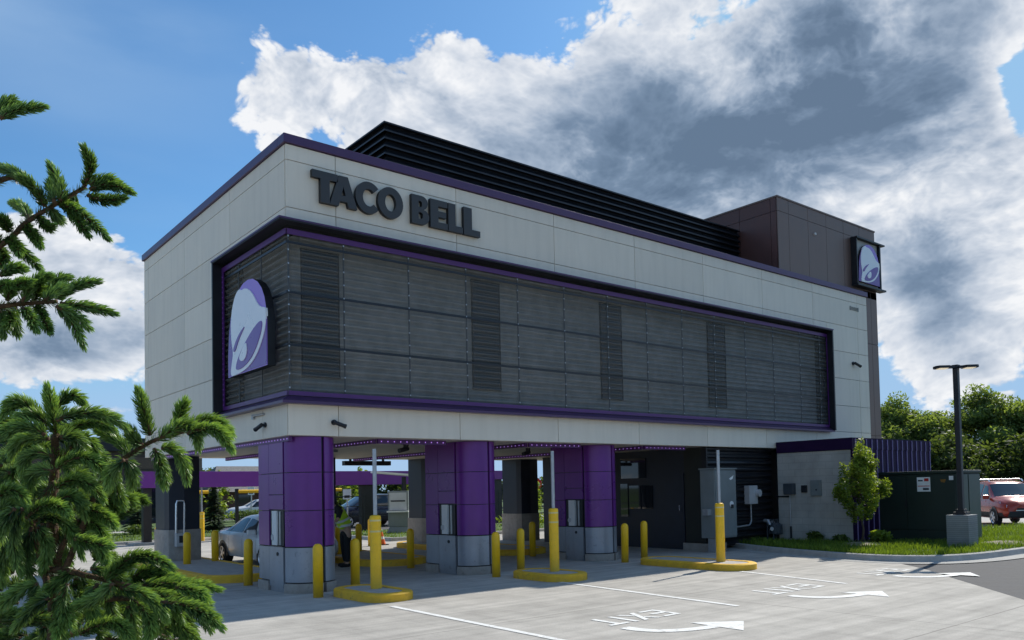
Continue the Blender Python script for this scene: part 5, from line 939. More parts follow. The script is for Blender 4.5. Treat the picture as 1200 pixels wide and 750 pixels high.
FILL = [(-5.288, -11.097, 1.496, -5.247, -11.118, 1.487, -5.212, -11.13, 1.422), (-5.232, -11.358, 1.487, -5.189, -11.364, 1.498, -5.153, -11.365, 1.52), (-5.436, -11.464, 1.87, -5.424, -11.472, 1.868, -5.413, -11.476, 1.829), (-5.379, -10.97, 1.935, -5.353, -10.962, 1.935, -5.331, -10.949, 1.899), (-5.554, -11.244, 1.62, -5.581, -11.196, 1.624, -5.604, -11.153, 1.608), (-5.518, -11.065, 1.941, -5.537, -11.015, 1.946, -5.552, -10.967, 1.922), (-5.442, -11.269, 2.036, -5.44, -11.258, 2.05, -5.437, -11.249, 2.071), (-5.447, -11.04, 1.611, -5.464, -10.987, 1.623, -5.478, -10.938, 1.638), (-5.452, -11.244, 1.834, -5.445, -11.259, 1.836, -5.44, -11.271, 1.812), (-5.598, -11.265, 1.921, -5.606, -11.244, 1.929, -5.612, -11.224, 1.923), (-5.482, -11.394, 1.799, -5.477, -11.371, 1.814, -5.472, -11.349, 1.841), (-5.475, -11.342, 1.624, -5.464, -11.375, 1.626, -5.456, -11.405, 1.598), (-5.415, -10.874, 1.83, -5.431, -10.862, 1.847, -5.444, -10.853, 1.876), (-5.33, -11.071, 1.757, -5.324, -11.089, 1.763, -5.319, -11.105, 1.751), (-5.539, -11.232, 1.789, -5.57, -11.216, 1.789, -5.595, -11.203, 1.757), (-5.326, -10.913, 1.494, -5.316, -10.946, 1.497, -5.308, -10.975, 1.467), (-5.512, -10.804, 1.43, -5.53, -10.758, 1.432, -5.544, -10.715, 1.41), (-5.499, -10.974, 1.697, -5.516, -10.978, 1.696, -5.529, -10.983, 1.654), (-5.215, -11.172, 1.469, -5.17, -11.178, 1.472, -5.132, -11.178, 1.46), (-5.335, -11.164, 1.561, -5.307, -11.211, 1.565, -5.284, -11.251, 1.546), (-5.504, -11.004, 1.427, -5.516, -10.958, 1.436, -5.525, -10.915, 1.45), (-5.378, -11.124, 1.451, -5.366, -11.163, 1.466, -5.357, -11.199, 1.484), (-5.304, -11.442, 1.466, -5.274, -11.458, 1.469, -5.248, -11.469, 1.455), (-5.413, -11.461, 1.68, -5.416, -11.498, 1.686, -5.42, -11.533, 1.672), (-5.481, -11.204, 1.998, -5.482, -11.222, 2.006, -5.484, -11.24, 2.005), (-5.46, -11.128, 1.654, -5.454, -11.166, 1.656, -5.451, -11.201, 1.63), (-5.518, -11.039, 1.737, -5.527, -11.018, 1.739, -5.535, -10.996, 1.713), (-5.532, -11.172, 1.42, -5.56, -11.141, 1.414, -5.583, -11.113, 1.355), (-5.408, -11.157, 1.801, -5.391, -11.149, 1.815, -5.377, -11.139, 1.839), (-5.464, -11.075, 1.759, -5.482, -11.048, 1.754, -5.497, -11.023, 1.699), (-5.344, -11.188, 1.836, -5.328, -11.177, 1.841, -5.314, -11.162, 1.822), (-5.229, -11.576, 1.478, -5.203, -11.629, 1.488, -5.183, -11.676, 1.489), (-5.35, -10.99, 1.954, -5.338, -10.974, 1.954, -5.327, -10.955, 1.914), (-5.382, -11.518, 1.799, -5.344, -11.52, 1.802, -5.311, -11.517, 1.786), (-5.438, -11.06, 1.406, -5.433, -11.036, 1.407, -5.428, -11.011, 1.383), (-5.353, -11.087, 1.751, -5.347, -11.102, 1.761, -5.342, -11.116, 1.769), (-5.56, -11.309, 2.027, -5.569, -11.28, 2.023, -5.576, -11.251, 1.968), (-5.219, -11.179, 1.431, -5.197, -11.202, 1.444, -5.178, -11.221, 1.464), (-5.496, -11.256, 1.941, -5.487, -11.275, 1.949, -5.479, -11.292, 1.949), (-5.316, -10.948, 1.389, -5.283, -10.978, 1.382, -5.257, -11.0, 1.319), (-5.486, -11.293, 1.676, -5.49, -11.251, 1.684, -5.492, -11.211, 1.688), (-5.393, -10.861, 1.535, -5.383, -10.896, 1.555, -5.377, -10.929, 1.594), (-5.433, -11.338, 1.485, -5.419, -11.331, 1.486, -5.407, -11.322, 1.467), (-5.229, -11.384, 1.442, -5.194, -11.416, 1.449, -5.165, -11.442, 1.443), (-5.368, -11.074, 1.489, -5.366, -11.093, 1.497, -5.365, -11.111, 1.49), (-5.449, -11.084, 1.942, -5.447, -11.109, 1.935, -5.447, -11.13, 1.877), (-5.433, -11.33, 1.668, -5.441, -11.32, 1.665, -5.446, -11.309, 1.618), (-5.468, -11.152, 1.391, -5.481, -11.11, 1.385, -5.491, -11.068, 1.337), (-5.589, -11.26, 1.9, -5.607, -11.212, 1.908, -5.621, -11.167, 1.903), (-5.583, -11.175, 1.648, -5.6, -11.174, 1.664, -5.615, -11.175, 1.69), (-5.579, -11.277, 1.578, -5.602, -11.272, 1.58, -5.62, -11.27, 1.552), (-5.497, -10.786, 1.851, -5.515, -10.781, 1.847, -5.53, -10.777, 1.796), (-5.448, -10.913, 1.645, -5.46, -10.865, 1.64, -5.469, -10.817, 1.583), (-5.209, -11.196, 1.403, -5.177, -11.249, 1.405, -5.152, -11.293, 1.372), (-5.542, -11.098, 1.628, -5.574, -11.098, 1.641, -5.599, -11.102, 1.65), (-5.563, -11.201, 1.679, -5.583, -11.198, 1.685, -5.599, -11.196, 1.674), (-5.339, -11.437, 1.475, -5.321, -11.438, 1.471, -5.305, -11.435, 1.426), (-5.461, -11.095, 1.373, -5.461, -11.112, 1.388, -5.46, -11.13, 1.403), (-5.336, -11.382, 1.48, -5.317, -11.426, 1.478, -5.302, -11.464, 1.428), (-5.579, -11.292, 2.021, -5.61, -11.271, 2.026, -5.635, -11.254, 2.013), (-5.354, -11.499, 1.8, -5.329, -11.518, 1.803, -5.309, -11.533, 1.787), (-5.473, -11.276, 1.724, -5.482, -11.248, 1.74, -5.489, -11.222, 1.769), (-5.263, -11.437, 1.515, -5.222, -11.444, 1.517, -5.187, -11.444, 1.499), (-5.24, -11.01, 1.494, -5.214, -10.999, 1.493, -5.191, -10.983, 1.461), (-5.461, -11.317, 2.0, -5.437, -11.304, 2.001, -5.416, -11.286, 1.966), (-5.312, -11.271, 1.74, -5.27, -11.277, 1.755, -5.234, -11.279, 1.785), (-5.523, -11.112, 2.037, -5.525, -11.106, 2.032, -5.527, -11.098, 1.978), (-5.41, -11.321, 1.568, -5.39, -11.317, 1.564, -5.373, -11.309, 1.525), (-5.492, -11.188, 1.763, -5.502, -11.149, 1.767, -5.51, -11.111, 1.748), (-5.497, -10.957, 1.683, -5.517, -10.947, 1.701, -5.533, -10.94, 1.732), (-5.591, -11.315, 1.552, -5.611, -11.318, 1.565, -5.627, -11.323, 1.58), (-5.351, -11.276, 1.781, -5.328, -11.306, 1.784, -5.309, -11.331, 1.768), (-5.278, -11.212, 1.392, -5.249, -11.276, 1.412, -5.227, -11.335, 1.442), (-5.555, -11.057, 1.497, -5.563, -11.019, 1.495, -5.569, -10.982, 1.461), (-5.337, -10.925, 1.522, -5.31, -10.933, 1.529, -5.287, -10.938, 1.525), (-5.552, -10.918, 1.538, -5.589, -10.879, 1.553, -5.619, -10.846, 1.573), (-5.421, -10.814, 1.325, -5.438, -10.777, 1.327, -5.452, -10.742, 1.306), (-5.276, -11.3, 1.541, -5.25, -11.323, 1.536, -5.228, -11.339, 1.482), (-5.412, -10.884, 1.838, -5.428, -10.867, 1.838, -5.44, -10.85, 1.795), (-5.557, -10.97, 1.495, -5.582, -10.964, 1.502, -5.602, -10.961, 1.486), (-5.527, -10.972, 1.919, -5.552, -10.951, 1.923, -5.573, -10.933, 1.899), (-5.312, -10.971, 1.944, -5.278, -10.961, 1.95, -5.249, -10.946, 1.931), (-5.505, -10.768, 1.833, -5.507, -10.732, 1.846, -5.508, -10.696, 1.858), (-5.601, -11.3, 1.593, -5.637, -11.304, 1.595, -5.666, -11.311, 1.565), (-5.557, -11.138, 1.474, -5.578, -11.095, 1.476, -5.595, -11.054, 1.456), (-5.276, -11.248, 1.795, -5.247, -11.291, 1.8, -5.225, -11.329, 1.788), (-5.39, -11.451, 1.795, -5.367, -11.49, 1.796, -5.349, -11.524, 1.771), (-5.415, -11.413, 1.801, -5.419, -11.438, 1.803, -5.422, -11.462, 1.778), (-5.501, -10.944, 2.0, -5.511, -10.96, 2.014, -5.521, -10.977, 2.037), (-5.418, -11.381, 1.718, -5.403, -11.384, 1.721, -5.391, -11.384, 1.701), (-5.573, -11.269, 1.631, -5.586, -11.231, 1.626, -5.596, -11.194, 1.574), (-5.356, -11.113, 1.652, -5.328, -11.107, 1.65, -5.305, -11.095, 1.609), (-5.33, -11.076, 1.455, -5.314, -11.072, 1.45, -5.299, -11.064, 1.402), (-5.49, -11.267, 1.995, -5.51, -11.256, 2.004, -5.526, -11.248, 2.006), (-5.466, -11.185, 1.386, -5.479, -11.183, 1.384, -5.488, -11.181, 1.338), (-5.166, -11.094, 1.486, -5.128, -11.132, 1.488, -5.097, -11.162, 1.459), (-5.321, -11.051, 1.766, -5.318, -11.042, 1.766, -5.316, -11.032, 1.73), (-5.464, -11.408, 1.965, -5.458, -11.436, 1.97, -5.453, -11.463, 1.964), (-5.478, -11.073, 1.991, -5.491, -11.039, 1.988, -5.501, -11.005, 1.936), (-5.345, -11.39, 1.508, -5.333, -11.42, 1.519, -5.324, -11.448, 1.523), (-5.422, -11.241, 1.748, -5.414, -11.251, 1.76, -5.409, -11.26, 1.777), (-5.559, -11.081, 1.415, -5.585, -11.026, 1.427, -5.606, -10.976, 1.45), (-5.332, -11.159, 1.609, -5.327, -11.182, 1.619, -5.322, -11.203, 1.621), (-5.394, -11.272, 1.455, -5.365, -11.296, 1.459, -5.342, -11.315, 1.446), (-5.327, -11.45, 1.461, -5.299, -11.482, 1.464, -5.277, -11.509, 1.445), (-5.576, -11.318, 1.815, -5.598, -11.288, 1.824, -5.616, -11.26, 1.827), (-5.22, -11.076, 1.428, -5.175, -11.082, 1.42, -5.136, -11.081, 1.362), (-5.421, -11.084, 1.454, -5.431, -11.084, 1.456, -5.44, -11.085, 1.425), (-5.477, -11.056, 1.363, -5.487, -11.044, 1.366, -5.494, -11.032, 1.346), (-5.457, -11.346, 1.807, -5.444, -11.353, 1.811, -5.434, -11.358, 1.794), (-5.507, -11.092, 1.809, -5.536, -11.091, 1.804, -5.56, -11.093, 1.748), (-5.347, -11.266, 1.839, -5.327, -11.256, 1.834, -5.309, -11.242, 1.778), (-5.46, -11.025, 1.523, -5.481, -11.021, 1.535, -5.499, -11.019, 1.54), (-5.446, -11.295, 1.394, -5.455, -11.277, 1.393, -5.461, -11.26, 1.361), (-5.322, -11.196, 1.435, -5.302, -11.229, 1.451, -5.287, -11.259, 1.478), (-5.409, -11.18, 1.528, -5.391, -11.203, 1.539, -5.378, -11.222, 1.55), (-5.51, -11.005, 1.814, -5.53, -10.958, 1.817, -5.546, -10.914, 1.792), (-5.421, -11.25, 1.859, -5.414, -11.252, 1.86, -5.408, -11.253, 1.831), (-5.245, -11.258, 1.493, -5.218, -11.268, 1.508, -5.196, -11.275, 1.539), (-5.553, -11.224, 1.884, -5.558, -11.239, 1.878, -5.562, -11.252, 1.822), (-5.503, -10.806, 1.563, -5.533, -10.809, 1.568, -5.557, -10.815, 1.543), (-5.454, -11.026, 1.99, -5.465, -11.035, 1.994, -5.475, -11.045, 1.977), (-5.353, -11.214, 1.519, -5.348, -11.222, 1.519, -5.344, -11.227, 1.481), (-5.511, -11.246, 1.548, -5.532, -11.254, 1.552, -5.55, -11.263, 1.526), (-5.546, -10.756, 1.779, -5.585, -10.76, 1.794, -5.618, -10.77, 1.814), (-5.575, -11.275, 1.961, -5.579, -11.253, 1.974, -5.582, -11.232, 1.994), (-5.527, -11.139, 1.387, -5.56, -11.135, 1.398, -5.587, -11.136, 1.396), (-5.529, -10.885, 1.679, -5.536, -10.841, 1.69, -5.542, -10.8, 1.702), (-5.465, -11.313, 1.702, -5.46, -11.301, 1.704, -5.455, -11.288, 1.679), (-5.451, -11.191, 1.467, -5.446, -11.156, 1.478, -5.441, -11.122, 1.502), (-5.412, -11.098, 1.593, -5.412, -11.067, 1.596, -5.411, -11.036, 1.58), (-5.165, -11.256, 1.425, -5.134, -11.311, 1.432, -5.111, -11.36, 1.419), (-5.38, -11.219, 1.421, -5.38, -11.204, 1.435, -5.379, -11.189, 1.461), (-5.587, -11.24, 1.577, -5.624, -11.241, 1.584, -5.654, -11.248, 1.569), (-5.43, -10.832, 1.759, -5.44, -10.79, 1.774, -5.448, -10.751, 1.794), (-5.347, -11.107, 1.381, -5.338, -11.15, 1.4, -5.332, -11.191, 1.426), (-5.435, -11.01, 1.603, -5.434, -10.973, 1.604, -5.432, -10.935, 1.58), (-5.371, -11.014, 1.671, -5.363, -11.004, 1.672, -5.356, -10.992, 1.645), (-5.345, -11.248, 1.39, -5.335, -11.246, 1.39, -5.327, -11.242, 1.36), (-5.3, -10.975, 1.55, -5.282, -10.99, 1.556, -5.267, -11.002, 1.543), (-5.447, -11.405, 1.467, -5.443, -11.436, 1.469, -5.441, -11.464, 1.437), (-5.514, -10.778, 1.58, -5.522, -10.755, 1.597, -5.529, -10.735, 1.631), (-5.484, -10.826, 1.818, -5.493, -10.846, 1.821, -5.501, -10.865, 1.799), (-5.492, -11.364, 1.842, -5.497, -11.344, 1.836, -5.502, -11.324, 1.778), (-5.468, -11.177, 1.927, -5.456, -11.19, 1.931, -5.446, -11.2, 1.916), (-5.566, -11.214, 1.759, -5.594, -11.17, 1.769, -5.616, -11.13, 1.773), (-5.271, -11.094, 1.54, -5.245, -11.099, 1.556, -5.223, -11.101, 1.586), (-5.551, -11.085, 1.501, -5.586, -11.057, 1.518, -5.615, -11.035, 1.549), (-5.412, -11.242, 1.858, -5.401, -11.253, 1.851, -5.393, -11.261, 1.791), (-5.546, -11.162, 1.587, -5.576, -11.139, 1.591, -5.6, -11.12, 1.567), (-5.499, -10.806, 2.045, -5.498, -10.783, 2.059, -5.498, -10.76, 2.071), (-5.499, -11.325, 1.534, -5.51, -11.302, 1.532, -5.518, -11.279, 1.496), (-5.511, -10.883, 1.921, -5.525, -10.883, 1.917, -5.536, -10.884, 1.865), (-5.506, -10.843, 1.951, -5.539, -10.78, 1.953, -5.566, -10.722, 1.915), (-5.498, -11.363, 1.442, -5.496, -11.355, 1.438, -5.494, -11.345, 1.392), (-5.513, -11.174, 2.039, -5.523, -11.169, 2.045, -5.53, -11.165, 2.033), (-5.461, -11.092, 1.674, -5.47, -11.056, 1.68, -5.476, -11.022, 1.671), (-5.287, -11.177, 1.491, -5.244, -11.183, 1.491, -5.207, -11.182, 1.469), (-5.489, -11.255, 1.473, -5.488, -11.233, 1.475, -5.486, -11.21, 1.457), (-5.258, -11.359, 1.493, -5.228, -11.41, 1.504, -5.204, -11.455, 1.51), (-5.496, -10.907, 1.945, -5.512, -10.888, 1.943, -5.524, -10.869, 1.894), (-5.449, -11.31, 1.597, -5.45, -11.278, 1.596, -5.45, -11.246, 1.567), (-5.337, -11.227, 1.51, -5.312, -11.234, 1.508, -5.291, -11.236, 1.47), (-5.382, -10.869, 1.603, -5.37, -10.893, 1.603, -5.361, -10.912, 1.563), (-5.385, -11.17, 1.921, -5.385, -11.167, 1.926, -5.384, -11.163, 1.911), (-5.405, -11.312, 1.68, -5.409, -11.306, 1.686, -5.413, -11.3, 1.679), (-5.217, -11.012, 1.394, -5.174, -11.033, 1.396, -5.138, -11.047, 1.374), (-5.523, -11.225, 1.675, -5.52, -11.213, 1.677, -5.517, -11.2, 1.653), (-5.393, -11.113, 1.839, -5.378, -11.136, 1.839, -5.366, -11.155, 1.804), (-5.483, -10.996, 1.764, -5.498, -10.995, 1.782, -5.51, -10.996, 1.817), (-5.332, -11.059, 1.916, -5.309, -11.088, 1.91, -5.29, -11.11, 1.852), (-5.162, -11.149, 1.351, -5.127, -11.195, 1.36, -5.099, -11.235, 1.359), (-5.373, -11.408, 1.548, -5.342, -11.447, 1.552, -5.318, -11.48, 1.535), (-5.469, -11.376, 1.976, -5.459, -11.356, 1.992, -5.45, -11.335, 2.019), (-5.473, -10.787, 1.648, -5.481, -10.787, 1.656, -5.488, -10.787, 1.649), (-5.208, -11.498, 1.457, -5.166, -11.503, 1.447, -5.13, -11.501, 1.386), (-5.3, -11.016, 1.377, -5.287, -11.048, 1.391, -5.278, -11.076, 1.406), (-5.425, -11.285, 1.738, -5.406, -11.301, 1.739, -5.39, -11.313, 1.713), (-5.581, -11.26, 1.597, -5.611, -11.257, 1.603, -5.636, -11.258, 1.587), (-5.459, -11.181, 1.437, -5.455, -11.215, 1.441, -5.453, -11.246, 1.415), (-5.234, -11.537, 1.426, -5.199, -11.559, 1.419, -5.169, -11.574, 1.364), (-5.407, -11.303, 1.735, -5.403, -11.274, 1.736, -5.398, -11.244, 1.707), (-5.139, -11.082, 1.408, -5.096, -11.105, 1.418, -5.06, -11.123, 1.431), (-5.567, -11.188, 1.809, -5.571, -11.164, 1.812, -5.573, -11.141, 1.793), (-5.453, -11.25, 1.978, -5.453, -11.221, 1.975, -5.453, -11.19, 1.923), (-5.499, -11.149, 1.851, -5.516, -11.12, 1.862, -5.529, -11.094, 1.869), (-5.339, -11.049, 1.388, -5.324, -11.047, 1.393, -5.31, -11.042, 1.385), (-5.521, -10.923, 2.028, -5.55, -10.911, 2.035, -5.573, -10.904, 2.025), (-5.367, -11.43, 1.635, -5.358, -11.448, 1.634, -5.35, -11.463, 1.601), (-5.291, -10.964, 1.607, -5.267, -11.021, 1.613, -5.249, -11.072, 1.597), (-5.415, -11.317, 1.934, -5.414, -11.334, 1.943, -5.412, -11.35, 1.948), (-5.391, -11.229, 1.823, -5.369, -11.218, 1.828, -5.351, -11.204, 1.813), (-5.448, -11.352, 1.733, -5.455, -11.378, 1.74, -5.462, -11.403, 1.732), (-5.482, -11.433, 1.915, -5.467, -11.459, 1.921, -5.454, -11.482, 1.917), (-5.46, -10.972, 1.596, -5.471, -10.967, 1.608, -5.48, -10.964, 1.619), (-5.413, -11.079, 1.921, -5.421, -11.072, 1.921, -5.427, -11.064, 1.885), (-5.215, -11.415, 1.489, -5.181, -11.451, 1.489, -5.154, -11.48, 1.458), (-5.545, -11.369, 2.016, -5.553, -11.327, 2.024, -5.56, -11.285, 2.011), (-5.523, -10.93, 1.928, -5.529, -10.957, 1.928, -5.534, -10.983, 1.895), (-5.347, -11.407, 1.506, -5.309, -11.417, 1.507, -5.276, -11.422, 1.489), (-5.518, -11.079, 1.864, -5.548, -11.035, 1.873, -5.572, -10.995, 1.869), (-5.188, -11.181, 1.473, -5.156, -11.236, 1.477, -5.131, -11.283, 1.451), (-5.392, -10.968, 1.627, -5.4, -10.986, 1.643, -5.407, -11.004, 1.665), (-5.554, -11.276, 1.537, -5.554, -11.257, 1.549, -5.553, -11.239, 1.567), (-5.329, -11.034, 1.798, -5.323, -11.055, 1.804, -5.319, -11.074, 1.791), (-5.404, -11.242, 1.56, -5.388, -11.237, 1.562, -5.374, -11.23, 1.545), (-5.569, -11.177, 1.886, -5.595, -11.159, 1.884, -5.617, -11.143, 1.84), (-5.46, -10.787, 1.342, -5.492, -10.789, 1.355, -5.518, -10.796, 1.355), (-5.459, -10.837, 1.733, -5.474, -10.794, 1.743, -5.487, -10.753, 1.745), (-5.483, -10.769, 1.452, -5.508, -10.768, 1.46, -5.528, -10.77, 1.449), (-5.556, -11.244, 1.738, -5.572, -11.235, 1.741, -5.585, -11.228, 1.718), (-5.568, -11.258, 1.879, -5.58, -11.215, 1.886, -5.59, -11.173, 1.878), (-5.392, -11.145, 1.871, -5.379, -11.129, 1.887, -5.368, -11.113, 1.914), (-5.373, -11.215, 1.929, -5.361, -11.225, 1.924, -5.351, -11.232, 1.871), (-5.222, -11.02, 1.513, -5.202, -11.066, 1.512, -5.187, -11.106, 1.466), (-5.436, -11.326, 1.711, -5.413, -11.318, 1.716, -5.393, -11.306, 1.705), (-5.441, -11.075, 1.53, -5.422, -11.069, 1.534, -5.406, -11.06, 1.524), (-5.299, -10.926, 1.444, -5.261, -10.936, 1.444, -5.229, -10.941, 1.416), (-5.153, -11.302, 1.454, -5.111, -11.318, 1.454, -5.076, -11.327, 1.432), (-5.17, -11.34, 1.494, -5.139, -11.39, 1.505, -5.115, -11.433, 1.511), (-5.394, -11.296, 1.699, -5.369, -11.284, 1.713, -5.348, -11.27, 1.743), (-5.501, -11.072, 1.657, -5.526, -11.087, 1.653, -5.547, -11.103, 1.595), (-5.385, -11.111, 2.016, -5.369, -11.086, 2.033, -5.355, -11.06, 2.059), (-5.468, -11.04, 1.793, -5.495, -11.019, 1.81, -5.516, -11.003, 1.837), (-5.471, -11.154, 1.888, -5.46, -11.153, 1.883, -5.45, -11.149, 1.832), (-5.532, -10.988, 1.675, -5.562, -10.964, 1.679, -5.586, -10.944, 1.656), (-5.52, -10.817, 1.846, -5.554, -10.758, 1.863, -5.583, -10.705, 1.889), (-5.231, -11.123, 1.438, -5.208, -11.124, 1.437, -5.188, -11.122, 1.403), (-5.533, -10.919, 1.675, -5.573, -10.908, 1.67, -5.606, -10.902, 1.608), (-5.423, -11.173, 1.918, -5.415, -11.198, 1.917, -5.409, -11.22, 1.878)]
STEMS_UP = [[(-5.871, -11.527, 2.318), (-5.748, -11.633, 2.351), (-5.645, -11.723, 2.409), (-5.597, -11.766, 2.465), (-5.543, -11.814, 2.507), (-5.489, -11.861, 2.548)], [(-5.87, -11.522, 2.193), (-5.726, -11.646, 2.242), (-5.644, -11.717, 2.265), (-5.603, -11.752, 2.27), (-5.54, -11.806, 2.275)], [(-5.873, -11.539, 2.615), (-5.749, -11.646, 2.674), (-5.66, -11.724, 2.721)], [(-5.645, -11.723, 2.409), (-5.652, -11.718, 2.429)], [(-5.687, -11.693, 2.547), (-5.632, -11.741, 2.572), (-5.605, -11.764, 2.567), (-5.563, -11.796, 2.505)]]
STEMS_LOW = [[(-5.497, -11.48, 1.533), (-5.452, -11.525, 1.673), (-5.399, -11.578, 1.844), (-5.353, -11.62, 1.906), (-5.295, -11.671, 1.951), (-5.229, -11.727, 1.976)], [(-5.513, -11.47, 1.614), (-5.451, -11.522, 1.602), (-5.374, -11.586, 1.575), (-5.296, -11.651, 1.547), (-5.242, -11.696, 1.525)], [(-5.505, -11.474, 1.553), (-5.529, -11.459, 1.676), (-5.541, -11.452, 1.742), (-5.561, -11.437, 1.778)], [(-5.49, -11.49, 1.634), (-5.468, -11.513, 1.704), (-5.445, -11.534, 1.744)], [(-5.497, -11.478, 1.482), (-5.412, -11.551, 1.52), (-5.335, -11.617, 1.528), (-5.273, -11.669, 1.506)], [(-5.513, -11.464, 1.472), (-5.559, -11.425, 1.469), (-5.606, -11.385, 1.475)], [(-5.493, -11.498, 1.847), (-5.545, -11.45, 1.777), (-5.607, -11.397, 1.759)]]
TRUNK_LOW = [(-5.483, -11.447, 1.983), (-5.484, -11.442, 1.889), (-5.49, -11.431, 1.755), (-5.481, -11.432, 1.609), (-5.48, -11.423, 1.402)]
# ================================================================== VEHICLES
def lerp(a, b, t): return a+(b-a)*t
SEDAN = [(-2.32,.60,.46,.74,.50,.84),(-2.26,.74,.36,.86,.60,.97),(-2.0,.85,.28,.94,.68,1.02),(-1.55,.89,.22,.97,.70,1.04),(-1.45,.90,.21,.97,.69,1.06),(-.80,.90,.20,.95,.57,1.37),(-.35,.90,.20,.94,.56,1.43),(.10,.90,.20,.93,.56,1.42),(.45,.90,.20,.92,.57,1.36),(1.10,.90,.20,.91,.70,1.0),(1.25,.89,.21,.88,.74,.965),(1.85,.87,.23,.82,.72,.90),(2.15,.80,.27,.72,.64,.80),(2.28,.66,.40,.62,.52,.68)]
SUV = [(-2.28,.66,.50,.95,.58,1.1),(-2.22,.78,.40,1.0,.62,1.35),(-2.05,.88,.34,1.03,.64,1.58),(-1.6,.91,.30,1.05,.66,1.66),(-.9,.92,.28,1.04,.66,1.69),(-.2,.92,.28,1.03,.66,1.68),(.25,.92,.28,1.02,.66,1.60),(1.02,.92,.28,1.03,.74,1.13),(1.15,.92,.29,1.02,.76,1.10),(1.75,.90,.32,.95,.76,1.03),(2.1,.84,.36,.85,.68,.93),(2.26,.72,.44,.72,.56,.80)]
def make_car(name, label, loc, rz, st, paint_c, ws, rear_ws, side_w, wheel_x, wr, roofrails=False, plastic=False, group=None):
    E_ = empty(name, label, 'car', loc, rz, group)
    pm = mat('car_paint_'+name, paint_c, .26, metal=.12, var=.03, rvar=.04); cm = pm.node_tree.nodes['Principled BSDF']; cm.inputs['Coat Weight'].default_value=.45; cm.inputs['Coat Roughness'].default_value=.05
    def ring(x):
        for i in range(len(st)-1):
            if st[i][0] <= x <= st[i+1][0]: break
        a, b = st[i], st[i+1]; t = (x-a[0])/(b[0]-a[0]); s = [lerp(p,q,t) for p,q in zip(a,b)]; _, w_, zb, zl, wr_, zr = s
        return [(0,zb),(.7*w_,zb),(.93*w_,zb+.05),(w_*.985,zb+.2*(zl-zb)+.04),(w_,zb+.55*(zl-zb)),(w_*.985,zb+.86*(zl-zb)),(w_*.945,zl),(lerp(w_*.945,wr_,.5)+.012,lerp(zl,zr,.5)),(wr_+.01,zr-.03),(wr_-.05,zr+.012),(wr_*.5,zr+.035),(0,zr+.042)]
    def surf(x, k, off=0.):   # k = continuous ring coordinate
        r0 = ring(x); i = min(len(r0)-2,int(k)); t = k-i; a, b = r0[i], r0[i+1]; y, z = lerp(a[0],b[0],t), lerp(a[1],b[1],t); tx = Vector((b[0]-a[0], b[1]-a[1])).normalized(); return y+tx.y*off, z-tx.x*off
    xs = []
    for a, b in zip(st, st[1:]):
        n_ = max(1,int((b[0]-a[0])/.22)); xs += [lerp(a[0],b[0],i/n_) for i in range(n_)]
    xs.append(st[-1][0]); rows = []
    for x in xs:
        h = ring(x); rows.append([(x,-y,z) for y,z in h[::-1]][:-1]+[(x,y,z) for y,z in h])
    m = MB(); n_ = len(rows[0]); m.add([p for r in rows for p in r], [(i*n_+k, (i+1)*n_+k, (i+1)*n_+k+1, i*n_+k+1) for i in range(len(rows)-1) for k in range(n_-1)]+[tuple(range(n_)), tuple((len(rows)-1)*n_+k for k in range(n_-1,-1,-1))])
    bo = fixn(m.build('body', pm, E_, smooth=45))
    def patch(nm, x0, x1, k0, k1, mt, off=.008, par=E_, sides=(1,-1), x0b=None, x1b=None, nx=6, nk=4):
        for s in sides:
            m = MB(); vs = []
            for j in range(nk+1):
                k = lerp(k0,k1,j/nk); xa, xb = lerp(x0, x0 if x0b is None else x0b, j/nk), lerp(x1, x1 if x1b is None else x1b, j/nk)
                for i in range(nx+1):
                    x = lerp(xa,xb,i/nx); y, z = surf(x,k,off); vs.append((x,s*y,z))
            m.add(vs, [(j*(nx+1)+i, j*(nx+1)+i+1, (j+1)*(nx+1)+i+1, (j+1)*(nx+1)+i) for j in range(nk) for i in range(nx)]); o = fixn(m.build(nm, mt, par, smooth=True))
    G_ = M['car_glass']
    for (x0,x1,x0b,x1b) in side_w: patch('side_window', x0, x1, 6.12, 7.82, G_, x0b=x0b, x1b=x1b)
    for nm,(x0,x1) in (('windscreen',ws),('rear_window',rear_ws)):
        m = MB(); vs = []; nx = 5
        ks = [(8.35,1),(9.2,1),(10.2,1),(11,1),(10.2,-1),(9.2,-1),(8.35,-1)]
        for i in range(nx+1):
            x = lerp(x0,x1,i/nx)
            for k,s in ks: y, z = surf(x,k,.0); vs.append((x+(.012 if nm=='windscreen' else -.012),s*y,z+.008))
        m.add(vs, [(i*7+k, i*7+k+1, (i+1)*7+k+1, (i+1)*7+k) for i in range(nx) for k in range(6)]); fixn(m.build(nm, G_, E_, smooth=True))
    fx, rx = st[-1][0], st[0][0]
